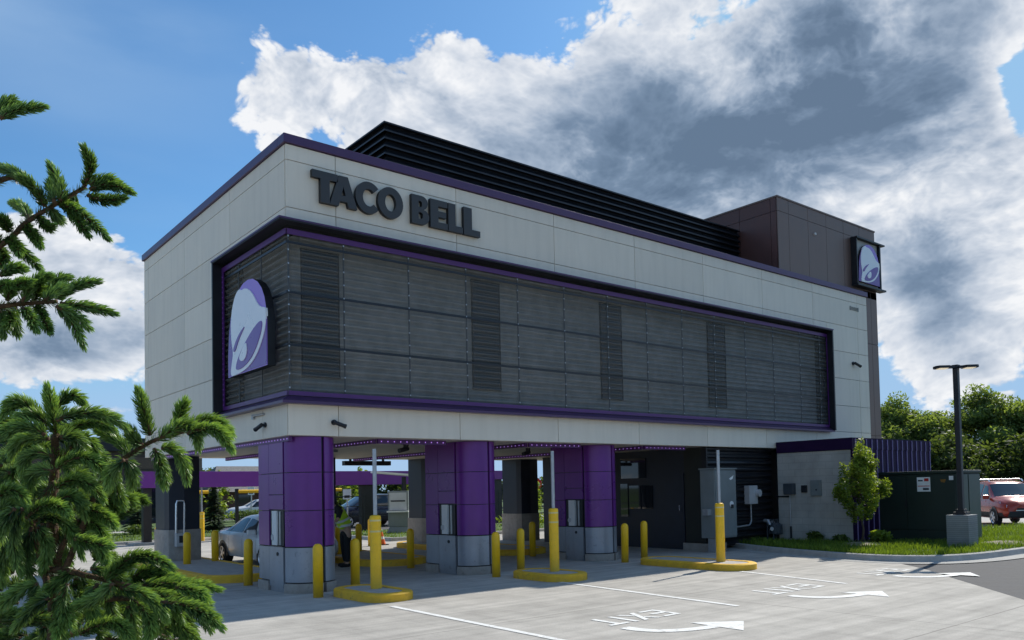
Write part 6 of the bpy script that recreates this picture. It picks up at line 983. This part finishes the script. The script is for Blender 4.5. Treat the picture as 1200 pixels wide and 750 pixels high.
    for s in (1,-1):
        for x in wheel_x:
            w_ = ring(x)[4][0]
            m = MB(); 
            arc = [(x+(wr+.065)*math.cos(R(a)), s*(w_+.004), max(.24,wr+(wr+.065)*math.sin(R(a)))) for a in range(0,360,15)]
            m.add(arc, [tuple(range(24))]); fixn(m.build('wheel_arch', M['black'] , E_))
            m = MB(); c_ = Vector((x, s*(w_-.10), wr)); prof = [(wr*.62,-.10),(wr*.93,-.10),(wr,-.07),(wr,.07),(wr*.93,.112),(wr*.66,.118),(wr*.62,.09)]; vs = []; n2 = 28
            for r_,d in prof:
                for k in range(n2): vs.append((c_.x+r_*math.cos(6.2832*k/n2), c_.y+s*d, c_.z+r_*math.sin(6.2832*k/n2)))
            m.add(vs, [(i*n2+k, i*n2+(k+1)%n2, (i+1)*n2+(k+1)%n2, (i+1)*n2+k) for i in range(6) for k in range(n2)]); wh = fixn(m.build('wheel', M['tyre'], E_, smooth=40))
            m = MB(); disc = [(c_.x+wr*.64*math.cos(6.2832*k/n2), c_.y+s*.06, c_.z+wr*.64*math.sin(6.2832*k/n2)) for k in range(n2)]; m.add(disc, [tuple(range(n2))]); fixn(m.build('brake_disc', M['black'], wh))
            m = MB(); y0_ = c_.y+s*.112
            for k in range(n2):
                a, b = 6.2832*k/n2, 6.2832*(k+1)/n2; m.add([(c_.x+q*wr*math.cos(t), y0_+dd*s, c_.z+q*wr*math.sin(t)) for q,t,dd in ((.54,a,0),(.64,a,.02),(.64,b,.02),(.54,b,0))], [(0,1,2,3)])
            for k in range(5):
                for dl in (-.13,.13):
                    a = 6.2832*k/5+dl; ca, sa = math.cos(a), math.sin(a); t_ = Vector((-sa,0,ca))*.018
                    m.add([tuple(Vector((c_.x+q*wr*ca, y0_+dd*s, c_.z+q*wr*sa))+t_*e) for q,dd,e in ((.10,.012,1.6),(.57,0,1),(.57,0,-1),(.10,.012,-1.6))], [(0,1,2,3)])
            m.tube([(c_.x,y0_-s*.01,c_.z),(c_.x,y0_+s*.015,c_.z)], wr*.15, 12); fixn(m.build('rim', M['rim'], wh))
        # lights, mirrors, handles
        m = MB(); xm = ws[1]-.22 if ws[1]-.22 > .5 else .75; m.add([], []); w_ = ring(xm)[6]; m.cbox((xm, s*(w_[0]+.12), w_[1]+.08),(.12,.22,.15)); m.build('mirror', pm, E_, bevel=.03)
        m = MB(); vs = []
        for x,k in ((fx-.06,5.2),(fx-.42,5.55),(fx-.46,6.3),(fx-.10,6.6)): y, z = surf(x,k,.008); vs.append((x+.004,s*y,z))
        vs.append((fx+.004,s*(ring(fx)[5][0]*.62),ring(fx)[5][1])); m.add(vs, [(0,1,2,3),(0,3,4)]); fixn(m.build('headlight', M['headlamp'], E_))
        m = MB(); vs = []
        for x,k in ((rx+.03,5.0),(rx+.30,5.4),(rx+.30,6.3),(rx+.05,6.4)): y, z = surf(x,k,.008); vs.append((x-.004,s*y,z))
        m.add(vs, [(0,1,2,3)]); fixn(m.build('tail_light', M['taillamp'], E_))
    for x in (-.55,.45): patch('door_handle', x-.1, x+.08, 5.25, 5.45, pm, .03, nx=2, nk=1)
    for x in (-.98,.03,.98 if not roofrails else .95): patch('door_seam', x-.006, x+.006, 2.5, 6.0, M['black'], .004, nx=1, nk=6)
    m = MB(); zf = ring(fx)[4][1]; m.box(fx-.10,-.42,zf-.06,fx+.012,.42,zf+.12); m.build('grille', M['black'], E_, bevel=.02)
    m = MB(); m.box(fx-.10,-.46,zf+.02,fx+.02,.46,zf+.05); m.build('grille_bar', M['chrome'], E_)
    m = MB(); m.box(fx-.1,-.3,.42,fx+.016,.3,.52); m.build('number_plate', M['dial'], E_)
    if plastic:
        patch('lower_cladding', -2.0, 2.05, 1.6, 3.3, M['blackplastic'], .012, nx=20, nk=3)
        m = MB(); m.box(fx-.3,-.70,.36,fx+.03,.70,.60); m.build('bumper', M['blackplastic'], E_, bevel=.05)
    if roofrails:
        for s in (1,-1):
            m = MB(); m.tube([(-1.5,s*.60,1.70),(-1.42,s*.60,1.775),(.05,s*.60,1.775),(.2,s*.60,1.68)], .022, 8); m.build('roof_rail', M['chrome'], E_, smooth=40)
        for x in (-.15,-1.2):
            m = MB(); m.tube([(x,-.62,1.79),(x,.62,1.79)], .022, 8); m.build('cross_bar', M['galv'], E_)
    return E_
M['car_glass'] = glass_mat('car_glass', (.012,.016,.018), .02); M['rim'] = mat('alloy_rim', (.55,.56,.58), .3, metal=.7)
M['headlamp'] = mat('headlamp_lens', (.62,.64,.66), .12, metal=.3); M['taillamp'] = mat('tail_lamp_lens', (.35,.012,.01), .2); M['blackplastic'] = mat('black_plastic', (.02,.02,.021), .7)
make_car('sedan', 'silver sedan parked under the building left of the first purple pillar', (2.48,6.85,0), R(-90), SEDAN, (.66,.68,.70), (.42,1.12), (-1.42,-.78), [(-.95,-.08,-.62,-.10),(.0,.93,.0,.50),(-1.32,-1.02,-.95,-.78)], (-1.42,1.40), .32).scale = (.97,.97,.89)
make_car('red_suv', 'orange red sport utility vehicle with roof rails parked at the right edge', (28.7,-1.23,0), R(-140), SUV, (.36,.030,.006), (.28,1.04), (-2.2,-2.02), [(-1.0,-.12,-.92,-.14),(-.03,.88,-.02,.34),(-1.9,-1.12,-1.7,-1.04)], (-1.36,1.34), .35, True, True)
make_car('blue_suv', 'dark blue sport utility vehicle far behind the building near the wide black post', (14.75,25.2,0), R(178), SUV, (.012,.016,.035), (.28,1.04), (-2.2,-2.02), [(-1.0,-.12,-.92,-.14),(-.03,.88,-.02,.34),(-1.9,-1.12,-1.7,-1.04)], (-1.36,1.34), .35, False, True)
make_car('white_car', 'white car far away in front of the brick house', (15.0,40.2,.08), R(172), SEDAN, (.65,.65,.64), (.42,1.12), (-1.42,-.78), [(-.95,-.08,-.62,-.10),(.0,.93,.0,.50),(-1.32,-1.02,-.95,-.78)], (-1.42,1.40), .32)

# ================================================================== PERSON
def skin(name, verts, edges, radii, m, parent=None, sub=2, root=0):
    me = bpy.data.meshes.new(name); bm = bmesh.new(); ly = bm.verts.layers.skin.verify(); vs = [bm.verts.new(v) for v in verts]
    for v, r in zip(vs, radii):
        r = r if isinstance(r, tuple) else (r, r); v[ly].radius = r; v[ly].use_root = False
    vs[root][ly].use_root = True
    for a, b in edges: bm.edges.new((vs[a],vs[b]))
    bm.to_mesh(me); bm.free(); o = bpy.data.objects.new(name, me); col.objects.link(o)
    s = o.modifiers.new('Skin','SKIN'); s.use_smooth_shade = True; s.branch_smoothing = .3; u = o.modifiers.new('Subdivision','SUBSURF'); u.levels = sub; u.render_levels = sub
    me.materials.append(m)
    if parent: o.parent = parent
    return o
M['skin'] = mat('skin', (.42,.26,.18), .55); M['trousers'] = mat('black_trousers', (.012,.012,.014), .9); M['hivis'] = mat('hi_vis_fabric', (.55,.80,.04), .8, bump=.2, bscale=15); M['silverband'] = mat('silver_tape', (.6,.62,.62), .4); M['shirt'] = mat('dark_shirt', (.015,.016,.018), .9); M['hair'] = mat('dark_hair', (.02,.014,.01), .7)
# local frame: +X is where the person faces; leaning forward towards the car window
PE = empty('person', 'person in a yellow green hi-vis vest and black trousers leaning beside the first purple pillar', 'person', (3.33,4.5,.0), R(190))
bv = [(0,0,.95),(.06,0,1.10),(.19,0,1.28),(.29,0,1.40),(.36,0,1.48),(.42,0,1.56),(.46,0,1.63)]; be = [(i,i+1) for i in range(6)]; br = [(.13,.16),(.12,.15),(.13,.17),(.13,.18),(.06,.06),(.075,.07),(.07,.065)]
def add(vs, rs, at):
    i0 = len(bv); bv.extend(vs); br.extend(rs); be.append((at,i0)); be.extend((i,i+1) for i in range(i0,len(bv)-1)); return len(bv)-1
for s in (1,-1):
    add([(-.0,s*.10,.88),(.02+.03*s,s*.11,.52),(-.02+.06*s,s*.12,.10),(.04+.06*s,s*.125,.05),(.16+.06*s,s*.13,.04)], [(.10,.10),(.068,.068),(.045,.045),(.045,.045),(.035,.04)], 0)
    e_ = add([(.30,s*.20,1.40),(.42,s*.25,1.16),(.62,s*.20,1.08),(.66,s*.19,1.07)], [(.06,.06),(.045,.045),(.032,.032),(.03,.03)], 3)
    h0 = len(bv)-1
    for fi,(dy,ln) in enumerate(((-.03,.075),(-.01,.085),(.01,.08),(.03,.065))): add([(.71,s*.19+dy,1.06),(.71+ln*.6,s*.19+dy,1.045),(.71+ln*.9,s*.19+dy,1.02)], [.011,.009,.008], h0)
    add([(.69,s*.19-s*.04,1.07),(.72,s*.19-s*.06,1.06)], [.012,.010], h0)
po = skin('body', bv, be, br, M['skin'], PE)
def garment(name, pts, rr, m, edges=None): return skin(name, pts, edges or [(i,i+1) for i in range(len(pts)-1)], rr, m, PE, 2)
tv = [(0,0,.96),(0,.0,.90)]; tr2 = [(.145,.175),(.14,.17)]; te = [(0,1)]
for s in (1,-1):
    i0 = len(tv); tv += [(-.0,s*.10,.82),(.02+.03*s,s*.11,.50),(-.02+.06*s,s*.12,.10)]; tr2 += [(.115,.112),(.085,.085),(.075,.075)]; te += [(1,i0),(i0,i0+1),(i0+1,i0+2)]
garment('trousers', tv, tr2, M['trousers'], te)
garment('vest', [(-.0,0,.92),(.05,0,1.08),(.19,0,1.28),(.29,0,1.395),(.325,0,1.43)], [(.165,.20),(.155,.19),(.16,.205),(.16,.21),(.09,.13)], M['hivis'])
sv = [(.29,0,1.39)]; sr = [(.12,.15)]; se = []
for s in (1,-1): i0 = len(sv); sv += [(.30,s*.19,1.385),(.37,s*.225,1.26),(.41,s*.245,1.18)]; sr += [(.078,.078),(.066,.066),(.06,.06)]; se += [(0,i0),(i0,i0+1),(i0+1,i0+2)]
garment('shirt_sleeves', sv, sr, M['shirt'], se)
hm = MB(); hm.lathe([(.03,-.02),(.085,.0),(.10,.05),(.085,.11),(.03,.135)], (.455,0,1.62), 16); hm.build('hair', M['hair'], PE, smooth=True)
for i,(c_,ax,r_) in enumerate((((.035,0,1.03),(.2,0,1.),(.178,.212)),((.12,0,1.17),(.5,0,1.),(.175,.215)))):
    m = MB(); a = Vector(ax).normalized(); u = Vector((0,1,0)); v = a.cross(u); vs = []
    for d in (-.028,.028):
        for k in range(28): t = 6.2832*k/28; vs.append(Vector(c_)+a*d+u*math.cos(t)*r_[1]+v*math.sin(t)*r_[0])
    m.add(vs, [(k,(k+1)%28,28+(k+1)%28,28+k) for k in range(28)]); m.build('reflective_stripe', M['silverband'], PE, smooth=True)
for s in (1,-1):
    m = MB(); m.box(-.08+.06*s,s*.12-.05,0,.20+.06*s,s*.12+.05,.085); m.build('shoe', M['trousers'], PE, bevel=.03)

# ================================================================== BEYOND THE BUILDING
OC = empty('order_canopy', 'long purple canopy beam on black posts beyond the building', 'canopy', (2.4,20,0))
m = MB(); m.box(0,-.3,2.17,12.8,.3,2.80); m.build('beam', mat('canopy_purple', (.17,.03,.28), .4, var=.06), OC, bevel=.01)
m = MB(); m.box(13.1,-.3,2.35,17.6,.3,2.80); m.build('far_beam', M['purple'], OC, bevel=.01)
for x, w_ in ((.3,.30),(9.7,.62),(17.2,.5)):
    m = MB(); m.box(x-w_/2,-.15,.08,x+w_/2,.15,2.168 if x < 15 else 2.348); m.build('post', M['black'], OC)
    m = MB(); m.box(x-w_/2-.45,-.6,0,x+w_/2+.45,.6,.079); m.build('post_base', M['conc_light'], OC)
for x0_, x1_, y, lb in ((4.3,5.5,21.5,'yellow height bar on a black post just right of the dark rear pillar'),(6.75,8.2,21.8,'yellow height bar on a black post at the left edge of the first purple pillar'),(9.9,12.0,22.3,'yellow height bar on a black post just right of the first purple pillar')):
    E_ = empty('height_bar', lb, 'height bar', (x0_,y,0), 0, 'yellow height bars'); m = MB(); m.tube([(0.1,0,1.98),(x1_-x0_,0,1.98)], .075, 12); m.build('bar', M['yellow'], E_, smooth=40); m = MB(); m.box(.0,-.06,.08,.12,.06,2.1); m.build('post', M['black'], E_)
KI = empty('order_kiosk', 'grey order kiosk with a small shelf standing on the far lawn', 'kiosk', (11.6,16.2,.1), R(-38))
m = MB(); m.box(-.42,-.22,.25,.42,.25,1.75); m.build('body', M['cabinet'], KI, bevel=.015); m = MB(); m.box(-.36,-.235,.95,.36,-.221,1.68); m.build('screen', M['lightgrey'], KI)
m = MB(); m.box(-.30,-.245,1.30,.30,-.236,1.36); m.build('slot', M['black'], KI); m = MB(); m.box(-.45,-.40,.86,.45,-.221,.92); m.build('shelf', M['white'], KI)
m = MB(); m.add([(-.5,-.3,0),(.5,-.3,0),(.5,.3,0),(-.5,.3,0),(-.36,-.2,.249),(.36,-.2,.249),(.36,.2,.249),(-.36,.2,.249)], [(0,3,2,1),(4,5,6,7),(0,1,5,4),(1,2,6,5),(2,3,7,6),(3,0,4,7)]); m.build('foot', M['cabinet'], KI)
MC = empty('cantilever_canopy', 'black post with a thin white cantilevered arm above the grey kiosk', 'order canopy', (12.1,16.6,.1))  # order canopy: black post and thin white cantilever, no sign on it
m = MB(); m.box(-.07,-.07,0,.07,.07,2.35); m.build('post', M['black'], MC); m = MB(); m.add([(-1.5,-.15,2.52),(.6,-.25,2.36),(.6,.25,2.36),(-1.5,.15,2.52),(-1.5,-.15,2.60),(.6,-.25,2.44),(.6,.25,2.44),(-1.5,.15,2.60)], [(0,3,2,1),(4,5,6,7),(0,1,5,4),(1,2,6,5),(2,3,7,6),(3,0,4,7)]); m.build('arm', M['white'], MC)
BD = empty('hanging_sign', 'dark blank box hanging under the soffit edge beyond the first two pillars', 'sign box', (6.4,9.15,2.86))
m = MB(); m.box(-.8,-.1,-.20,.8,.1,-.06); m.build('box', M['black'], BD); m = MB(); m.box(-.6,-.03,-.06,-.54,.03,0); m.box(.54,-.03,-.06,.6,.03,0); m.build('hangers', M['black'], BD)
def post_sign(name, label, loc, h, shape, group=None):
    E_ = empty(name, label, 'sign', loc, R(-40), group); m = MB(); m.box(-.03,-.03,0,.03,.03,h); m.build('post', M['galv'], E_); m = MB()
    if shape == 'oct':
        P8 = [(.36*math.cos(R(22.5+45*i)), h+.05+.36*math.sin(R(22.5+45*i))) for i in range(8)]; m.add([(x,-.04,z) for x,z in P8]+[(x,-.032,z) for x,z in P8], [tuple(range(8)), tuple(range(15,7,-1))]); fixn(m.build('plate', M['red'], E_))
        q = MB(); q.box(-.24,-.045,h-.02,.24,-.041,h+.12); q.build('legend', M['dial'], E_)
    else:
        m.box(-.2,-.05,h-.45,.2,-.035,h+.05); m.build('plate', M['dial'], E_); q = MB(); q.box(-.13,-.055,h-.38,.13,-.051,h-.25); q.build('legend', M['black'], E_)
post_sign('stop_sign', 'red octagonal stop sign far away right of the rear dark pillar', (23.6,21.6,0), 2.05, 'oct')
post_sign('post_sign', 'small white sign on a grey post right of the person in the vest', (12.6,22.9,0), 1.95, 'r', 'small white signs')
post_sign('post_sign', 'small white sign on a post above the silver sedan', (13.3,37.5,.08), 2.2, 'r', 'small white signs')
FE = empty('metal_fence', 'black metal rail fence across the far lawn', 'fence', (9.8,19.4,0))
for i in range(14):
    m = MB(); m.box(i*1.9-.03,-.03,0,i*1.9+.03,.03,1.75); m.build('fence_post', M['black'], FE)
m = MB()
for z in (.3,.75,1.2,1.65): m.box(0,-.015,z-.018,24.7,.015,z+.018)
m.build('rails', M['black'], FE)
TC = empty('traffic_cone', 'small orange traffic cone in the sun behind the nearest tall pole', 'cone', (7.9,11.0,0)); m = MB(); m.lathe([(.14,.03),(.03,.45)], n=14); m.build('cone', mat('cone_orange', (.7,.12,.02), .6), TC); m = MB(); m.box(-.18,-.18,0,.18,.18,.029); m.build('foot', M['black'], TC); m = MB(); m.lathe([(.097,.2),(.072,.29)], n=14); m.build('band', M['dial'], TC)
# dark brick building at the left
bmat = brick_mat('dark_brick', (.085,.058,.05),(.065,.045,.04),(.09,.08,.075), .22,.075,.01,'XY',.2)
BB = empty('brick_building', 'dark brick commercial building with a black fascia behind the spruce', 'building', (-14,47,0))
m = MB(); m.box(0,0,0,27,14,5.0); m.build('wall', bmat, BB); m = MB(); m.box(-.3,-.4,5.002,27.3,14.3,5.9); m.build('fascia', M['black'], BB)
tan = brick_mat('tan_brick', (.20,.15,.11),(.16,.12,.09),(.18,.16,.14), .22,.075,.01,'XY',.2)
m = MB(); m.box(25.4,-.25,0,27.2,-.001,4.6); m.build('corner_pier', tan, BB)
for i in range(5):
    x0_ = 1.2+i*4.9; f = MB(); f.box(x0_,-.06,.15,x0_+3.6,.0,3.2); o = f.build('shopfront', M['navy'], BB); q = MB()
    for k in range(3): q.box(x0_+.1+k*1.18,-.07,.4,x0_+1.1+k*1.18,-.061,3.0)
    q.build('panes', M['dark_glass'], o); q = MB(); q.box(x0_+.3,-.05,3.8,x0_+3.2,-.001,4.6); q.build('upper_window', M['dark_glass'], BB)
HB = empty('brick_house', 'low red brick house with a pale sloping roof far behind the silver sedan', 'house', (18.4,60,0))
m = MB(); m.box(0,0,0,13,8,2.2); m.build('wall', brick_mat('red_brick', (.16,.05,.04),(.12,.04,.035),(.12,.10,.09), .22,.075,.01,'XY',.2), HB)
m = MB(); m.add([(-.5,-.5,2.15),(13.5,-.5,2.15),(13.5,8.5,2.15),(-.5,8.5,2.15),(1.5,4,4.6),(11.5,4,4.6)], [(0,1,5,4),(1,2,5),(2,3,4,5),(3,0,4),(0,3,2,1)]); m.build('roof', mat('grey_shingle', (.20,.19,.18), .95, var=.3, scale=6), HB)
for x in (2,6,9.5):
    m = MB(); m.box(x,-.05,.9,x+1.3,.0,1.9); m.build('window', M['dark_glass'], HB)

# ================================================================== SPRUCES IN THE FOREGROUND
def needle_mat(name, dark, light):
    m = leaf_mat(name, dark, light, .28, .42, 9.); return m
M['needle'] = needle_mat('spruce_needle', (.016,.050,.020), (.29,.46,.12)); M['needle2'] = needle_mat('spruce_needle_blue', (.014,.042,.018), (.23,.40,.11))
def qbez(p0, p1, p2, t): 
    c_ = p1*2-(p0+p2)*.5
    return p0*((1-t)**2)+c_*(2*t*(1-t))+p2*(t*t)
def shoot(nb, core, s, rad=.0185, dens=1., bright=0.):
    p = [Vector(s[0:3]), Vector(s[3:6]), Vector(s[6:9])]; L_ = (p[1]-p[0]).length+(p[2]-p[1]).length
    c_ = [qbez(*p, i/6) for i in range(7)]; core.tube(c_, [.0055*(1-.10*i) for i in range(7)], 5)
    n_ = int((80+1900*L_)*dens); up_ = Vector((0,0,1)); b0_ = random.uniform(-.10,.10)+bright
    for i in range(n_):
        t = (random.random()**.85); q = qbez(*p, t*.995); d = (qbez(*p, min(1,t+.03))-qbez(*p, max(0,t-.03))).normalized()
        u = d.cross(up_); u = u.normalized() if u.length > .05 else Vector((1,0,0)); v = u.cross(d)
        a = random.uniform(0,6.2832); rad_ = u*math.cos(a)+v*math.sin(a)
        ang = R(random.uniform(46,68))*(1-.70*max(0,(t-.80)/.20)**1.3)
        ln = rad*random.uniform(.85,1.15)*(1.08 if t < .8 else .92)
        nd = d*math.cos(ang)+rad_*math.sin(ang); q2 = q+nd*ln*.6; e = q+(nd+d*.28).normalized()*ln; sd = nd.cross(Vector((random.gauss(0,1),random.gauss(0,1),random.gauss(0,1)))).normalized()*.0015
        base = q+rad_*.003
        nb.add([base-sd,base+sd,q2+sd*.9,q2-sd*.9,e], [(0,1,2,3),(3,2,4)])
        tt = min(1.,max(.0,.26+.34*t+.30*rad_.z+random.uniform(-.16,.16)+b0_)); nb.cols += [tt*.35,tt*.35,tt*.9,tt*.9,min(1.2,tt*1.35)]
def stem(core, pts, r0, r1):
    k = len(pts); P_ = []
    for i in range(k-1):
        for j in range(4):
            t = j/4; a = Vector(pts[max(0,i-1)]); b = Vector(pts[i]); c_ = Vector(pts[i+1]); d = Vector(pts[min(k-1,i+2)])
            P_.append(.5*((2*b)+(c_-a)*t+(2*a-5*b+4*c_-d)*t*t+(3*b-a-3*c_+d)*t**3)+Vector((random.uniform(-1,1),random.uniform(-1,1),random.uniform(-1,1)))*r0*.12)
    P_.append(Vector(pts[-1])); n_ = len(P_); core.tube(P_, [lerp(r0,r1,i/(n_-1)) for i in range(n_)], 8); return P_
random.seed(77)
def stub_needles(nb, P_, r, n_):
    for _ in range(n_):
        i = random.randrange(len(P_)-1); q = P_[i].lerp(P_[i+1], random.random()); d = (P_[i+1]-P_[i]).normalized(); a = Vector((random.gauss(0,1),random.gauss(0,1),random.gauss(0,1))); a = (a-d*a.dot(d)).normalized()
        nd = (a+d*.7).normalized(); e = q+a*r*.8+nd*.016; b = q+a*r*.8; sd = nd.cross(a).normalized()*.001
        nb.add([b-sd,b+sd,b.lerp(e,.6)+sd*.8,b.lerp(e,.6)-sd*.8,e], [(0,1,2,3),(3,2,4)]); t = random.uniform(.0,.3); nb.cols += [t]*5
ox = Vector((CAM[0],CAM[1],0))
SP1 = empty('spruce_tree', 'tall spruce at the left edge whose three branches reach in against the sky', 'spruce', (-6.75,-11.3,.12), group='spruces in the foreground')
SP2 = empty('spruce_tree', 'young spruce with an upright leader and dense bright shoots in the lower left corner', 'spruce', (-5.46,-11.40,.12), group='spruces in the foreground')
def loc_(E_, s): l = E_.location; return tuple(s[i]-l[i%3] for i in range(len(s)))
nb1, wd1, nb2, wd2 = MB(), MB(), MB(), MB(); nb1.cols = []; nb2.cols = []
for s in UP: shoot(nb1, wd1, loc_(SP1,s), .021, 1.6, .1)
for s in STEMS_UP:
    P_ = stem(wd1, [loc_(SP1,p) for p in s], .0075, .0045); stub_needles(nb1, P_, .006, 90*len(s))
stem(wd1, [(0,0,-.1),(.01,0,1.),(-.02,.01,2.2),(0,0,3.4),(.01,0,4.3)], .075, .012)
for i in range(26):   # remaining crown of the tall spruce, left of the frame
    z = .5+i*.145; a = 2.2+i*2.4; a = a if not (-1.2 < ((a+math.pi)%(2*math.pi)-math.pi) < .9) else a+2.4; ln = max(.2,.95*(1-z/4.6)); e = Vector((math.cos(a)*ln, math.sin(a)*ln, z-.05)); b = Vector((0,0,z-.1)); 
    if e.x > .25 and z > 1.1: e.x *= .2
    stem(wd1, [tuple(b), tuple(b.lerp(e,.5)+Vector((0,0,.05))), tuple(e)], .010, .004)
    for k in range(5):
        q = b.lerp(e,.35+.16*k); w_ = Vector((random.uniform(-1,1),random.uniform(-1,1),random.uniform(-.5,.2))).normalized()*.13; w_ += (e-b).normalized()*.06; shoot(nb1, wd1, tuple(q)+tuple(q+w_*.5+Vector((0,0,.01)))+tuple(q+w_), .017, .6)
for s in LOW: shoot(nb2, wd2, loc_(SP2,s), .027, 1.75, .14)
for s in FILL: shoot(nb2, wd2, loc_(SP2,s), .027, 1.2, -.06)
for s in STEMS_LOW:
    P_ = stem(wd2, [loc_(SP2,p) for p in s], .009, .005); stub_needles(nb2, P_, .007, 110*len(s))
tk = [tuple(p) for p in TRUNK_LOW][::-1]; P_ = stem(wd2, [(0,0,-.1),(.0,0,.6)]+[loc_(SP2,p) for p in tk], .026, .009); stub_needles(nb2, P_[8:], .012, 240)
for i in range(30):   # lower whorls, below the frame
    z = .25+i*.036; a = i*2.4; ln = .85*(1-z/2.4); e = Vector((math.cos(a)*ln, math.sin(a)*ln, z-.08)); b = Vector((0,0,z))
    stem(wd2, [tuple(b), tuple(b.lerp(e,.5)+Vector((0,0,.05))), tuple(e)], .010, .004)
    for k in range(5):
        q = b.lerp(e,.35+.16*k); w_ = Vector((random.uniform(-1,1),random.uniform(-1,1),random.uniform(-.5,.2))).normalized()*.12+(e-b).normalized()*.06; shoot(nb2, wd2, tuple(q)+tuple(q+w_*.5+Vector((0,0,.01)))+tuple(q+w_), .019, .6)
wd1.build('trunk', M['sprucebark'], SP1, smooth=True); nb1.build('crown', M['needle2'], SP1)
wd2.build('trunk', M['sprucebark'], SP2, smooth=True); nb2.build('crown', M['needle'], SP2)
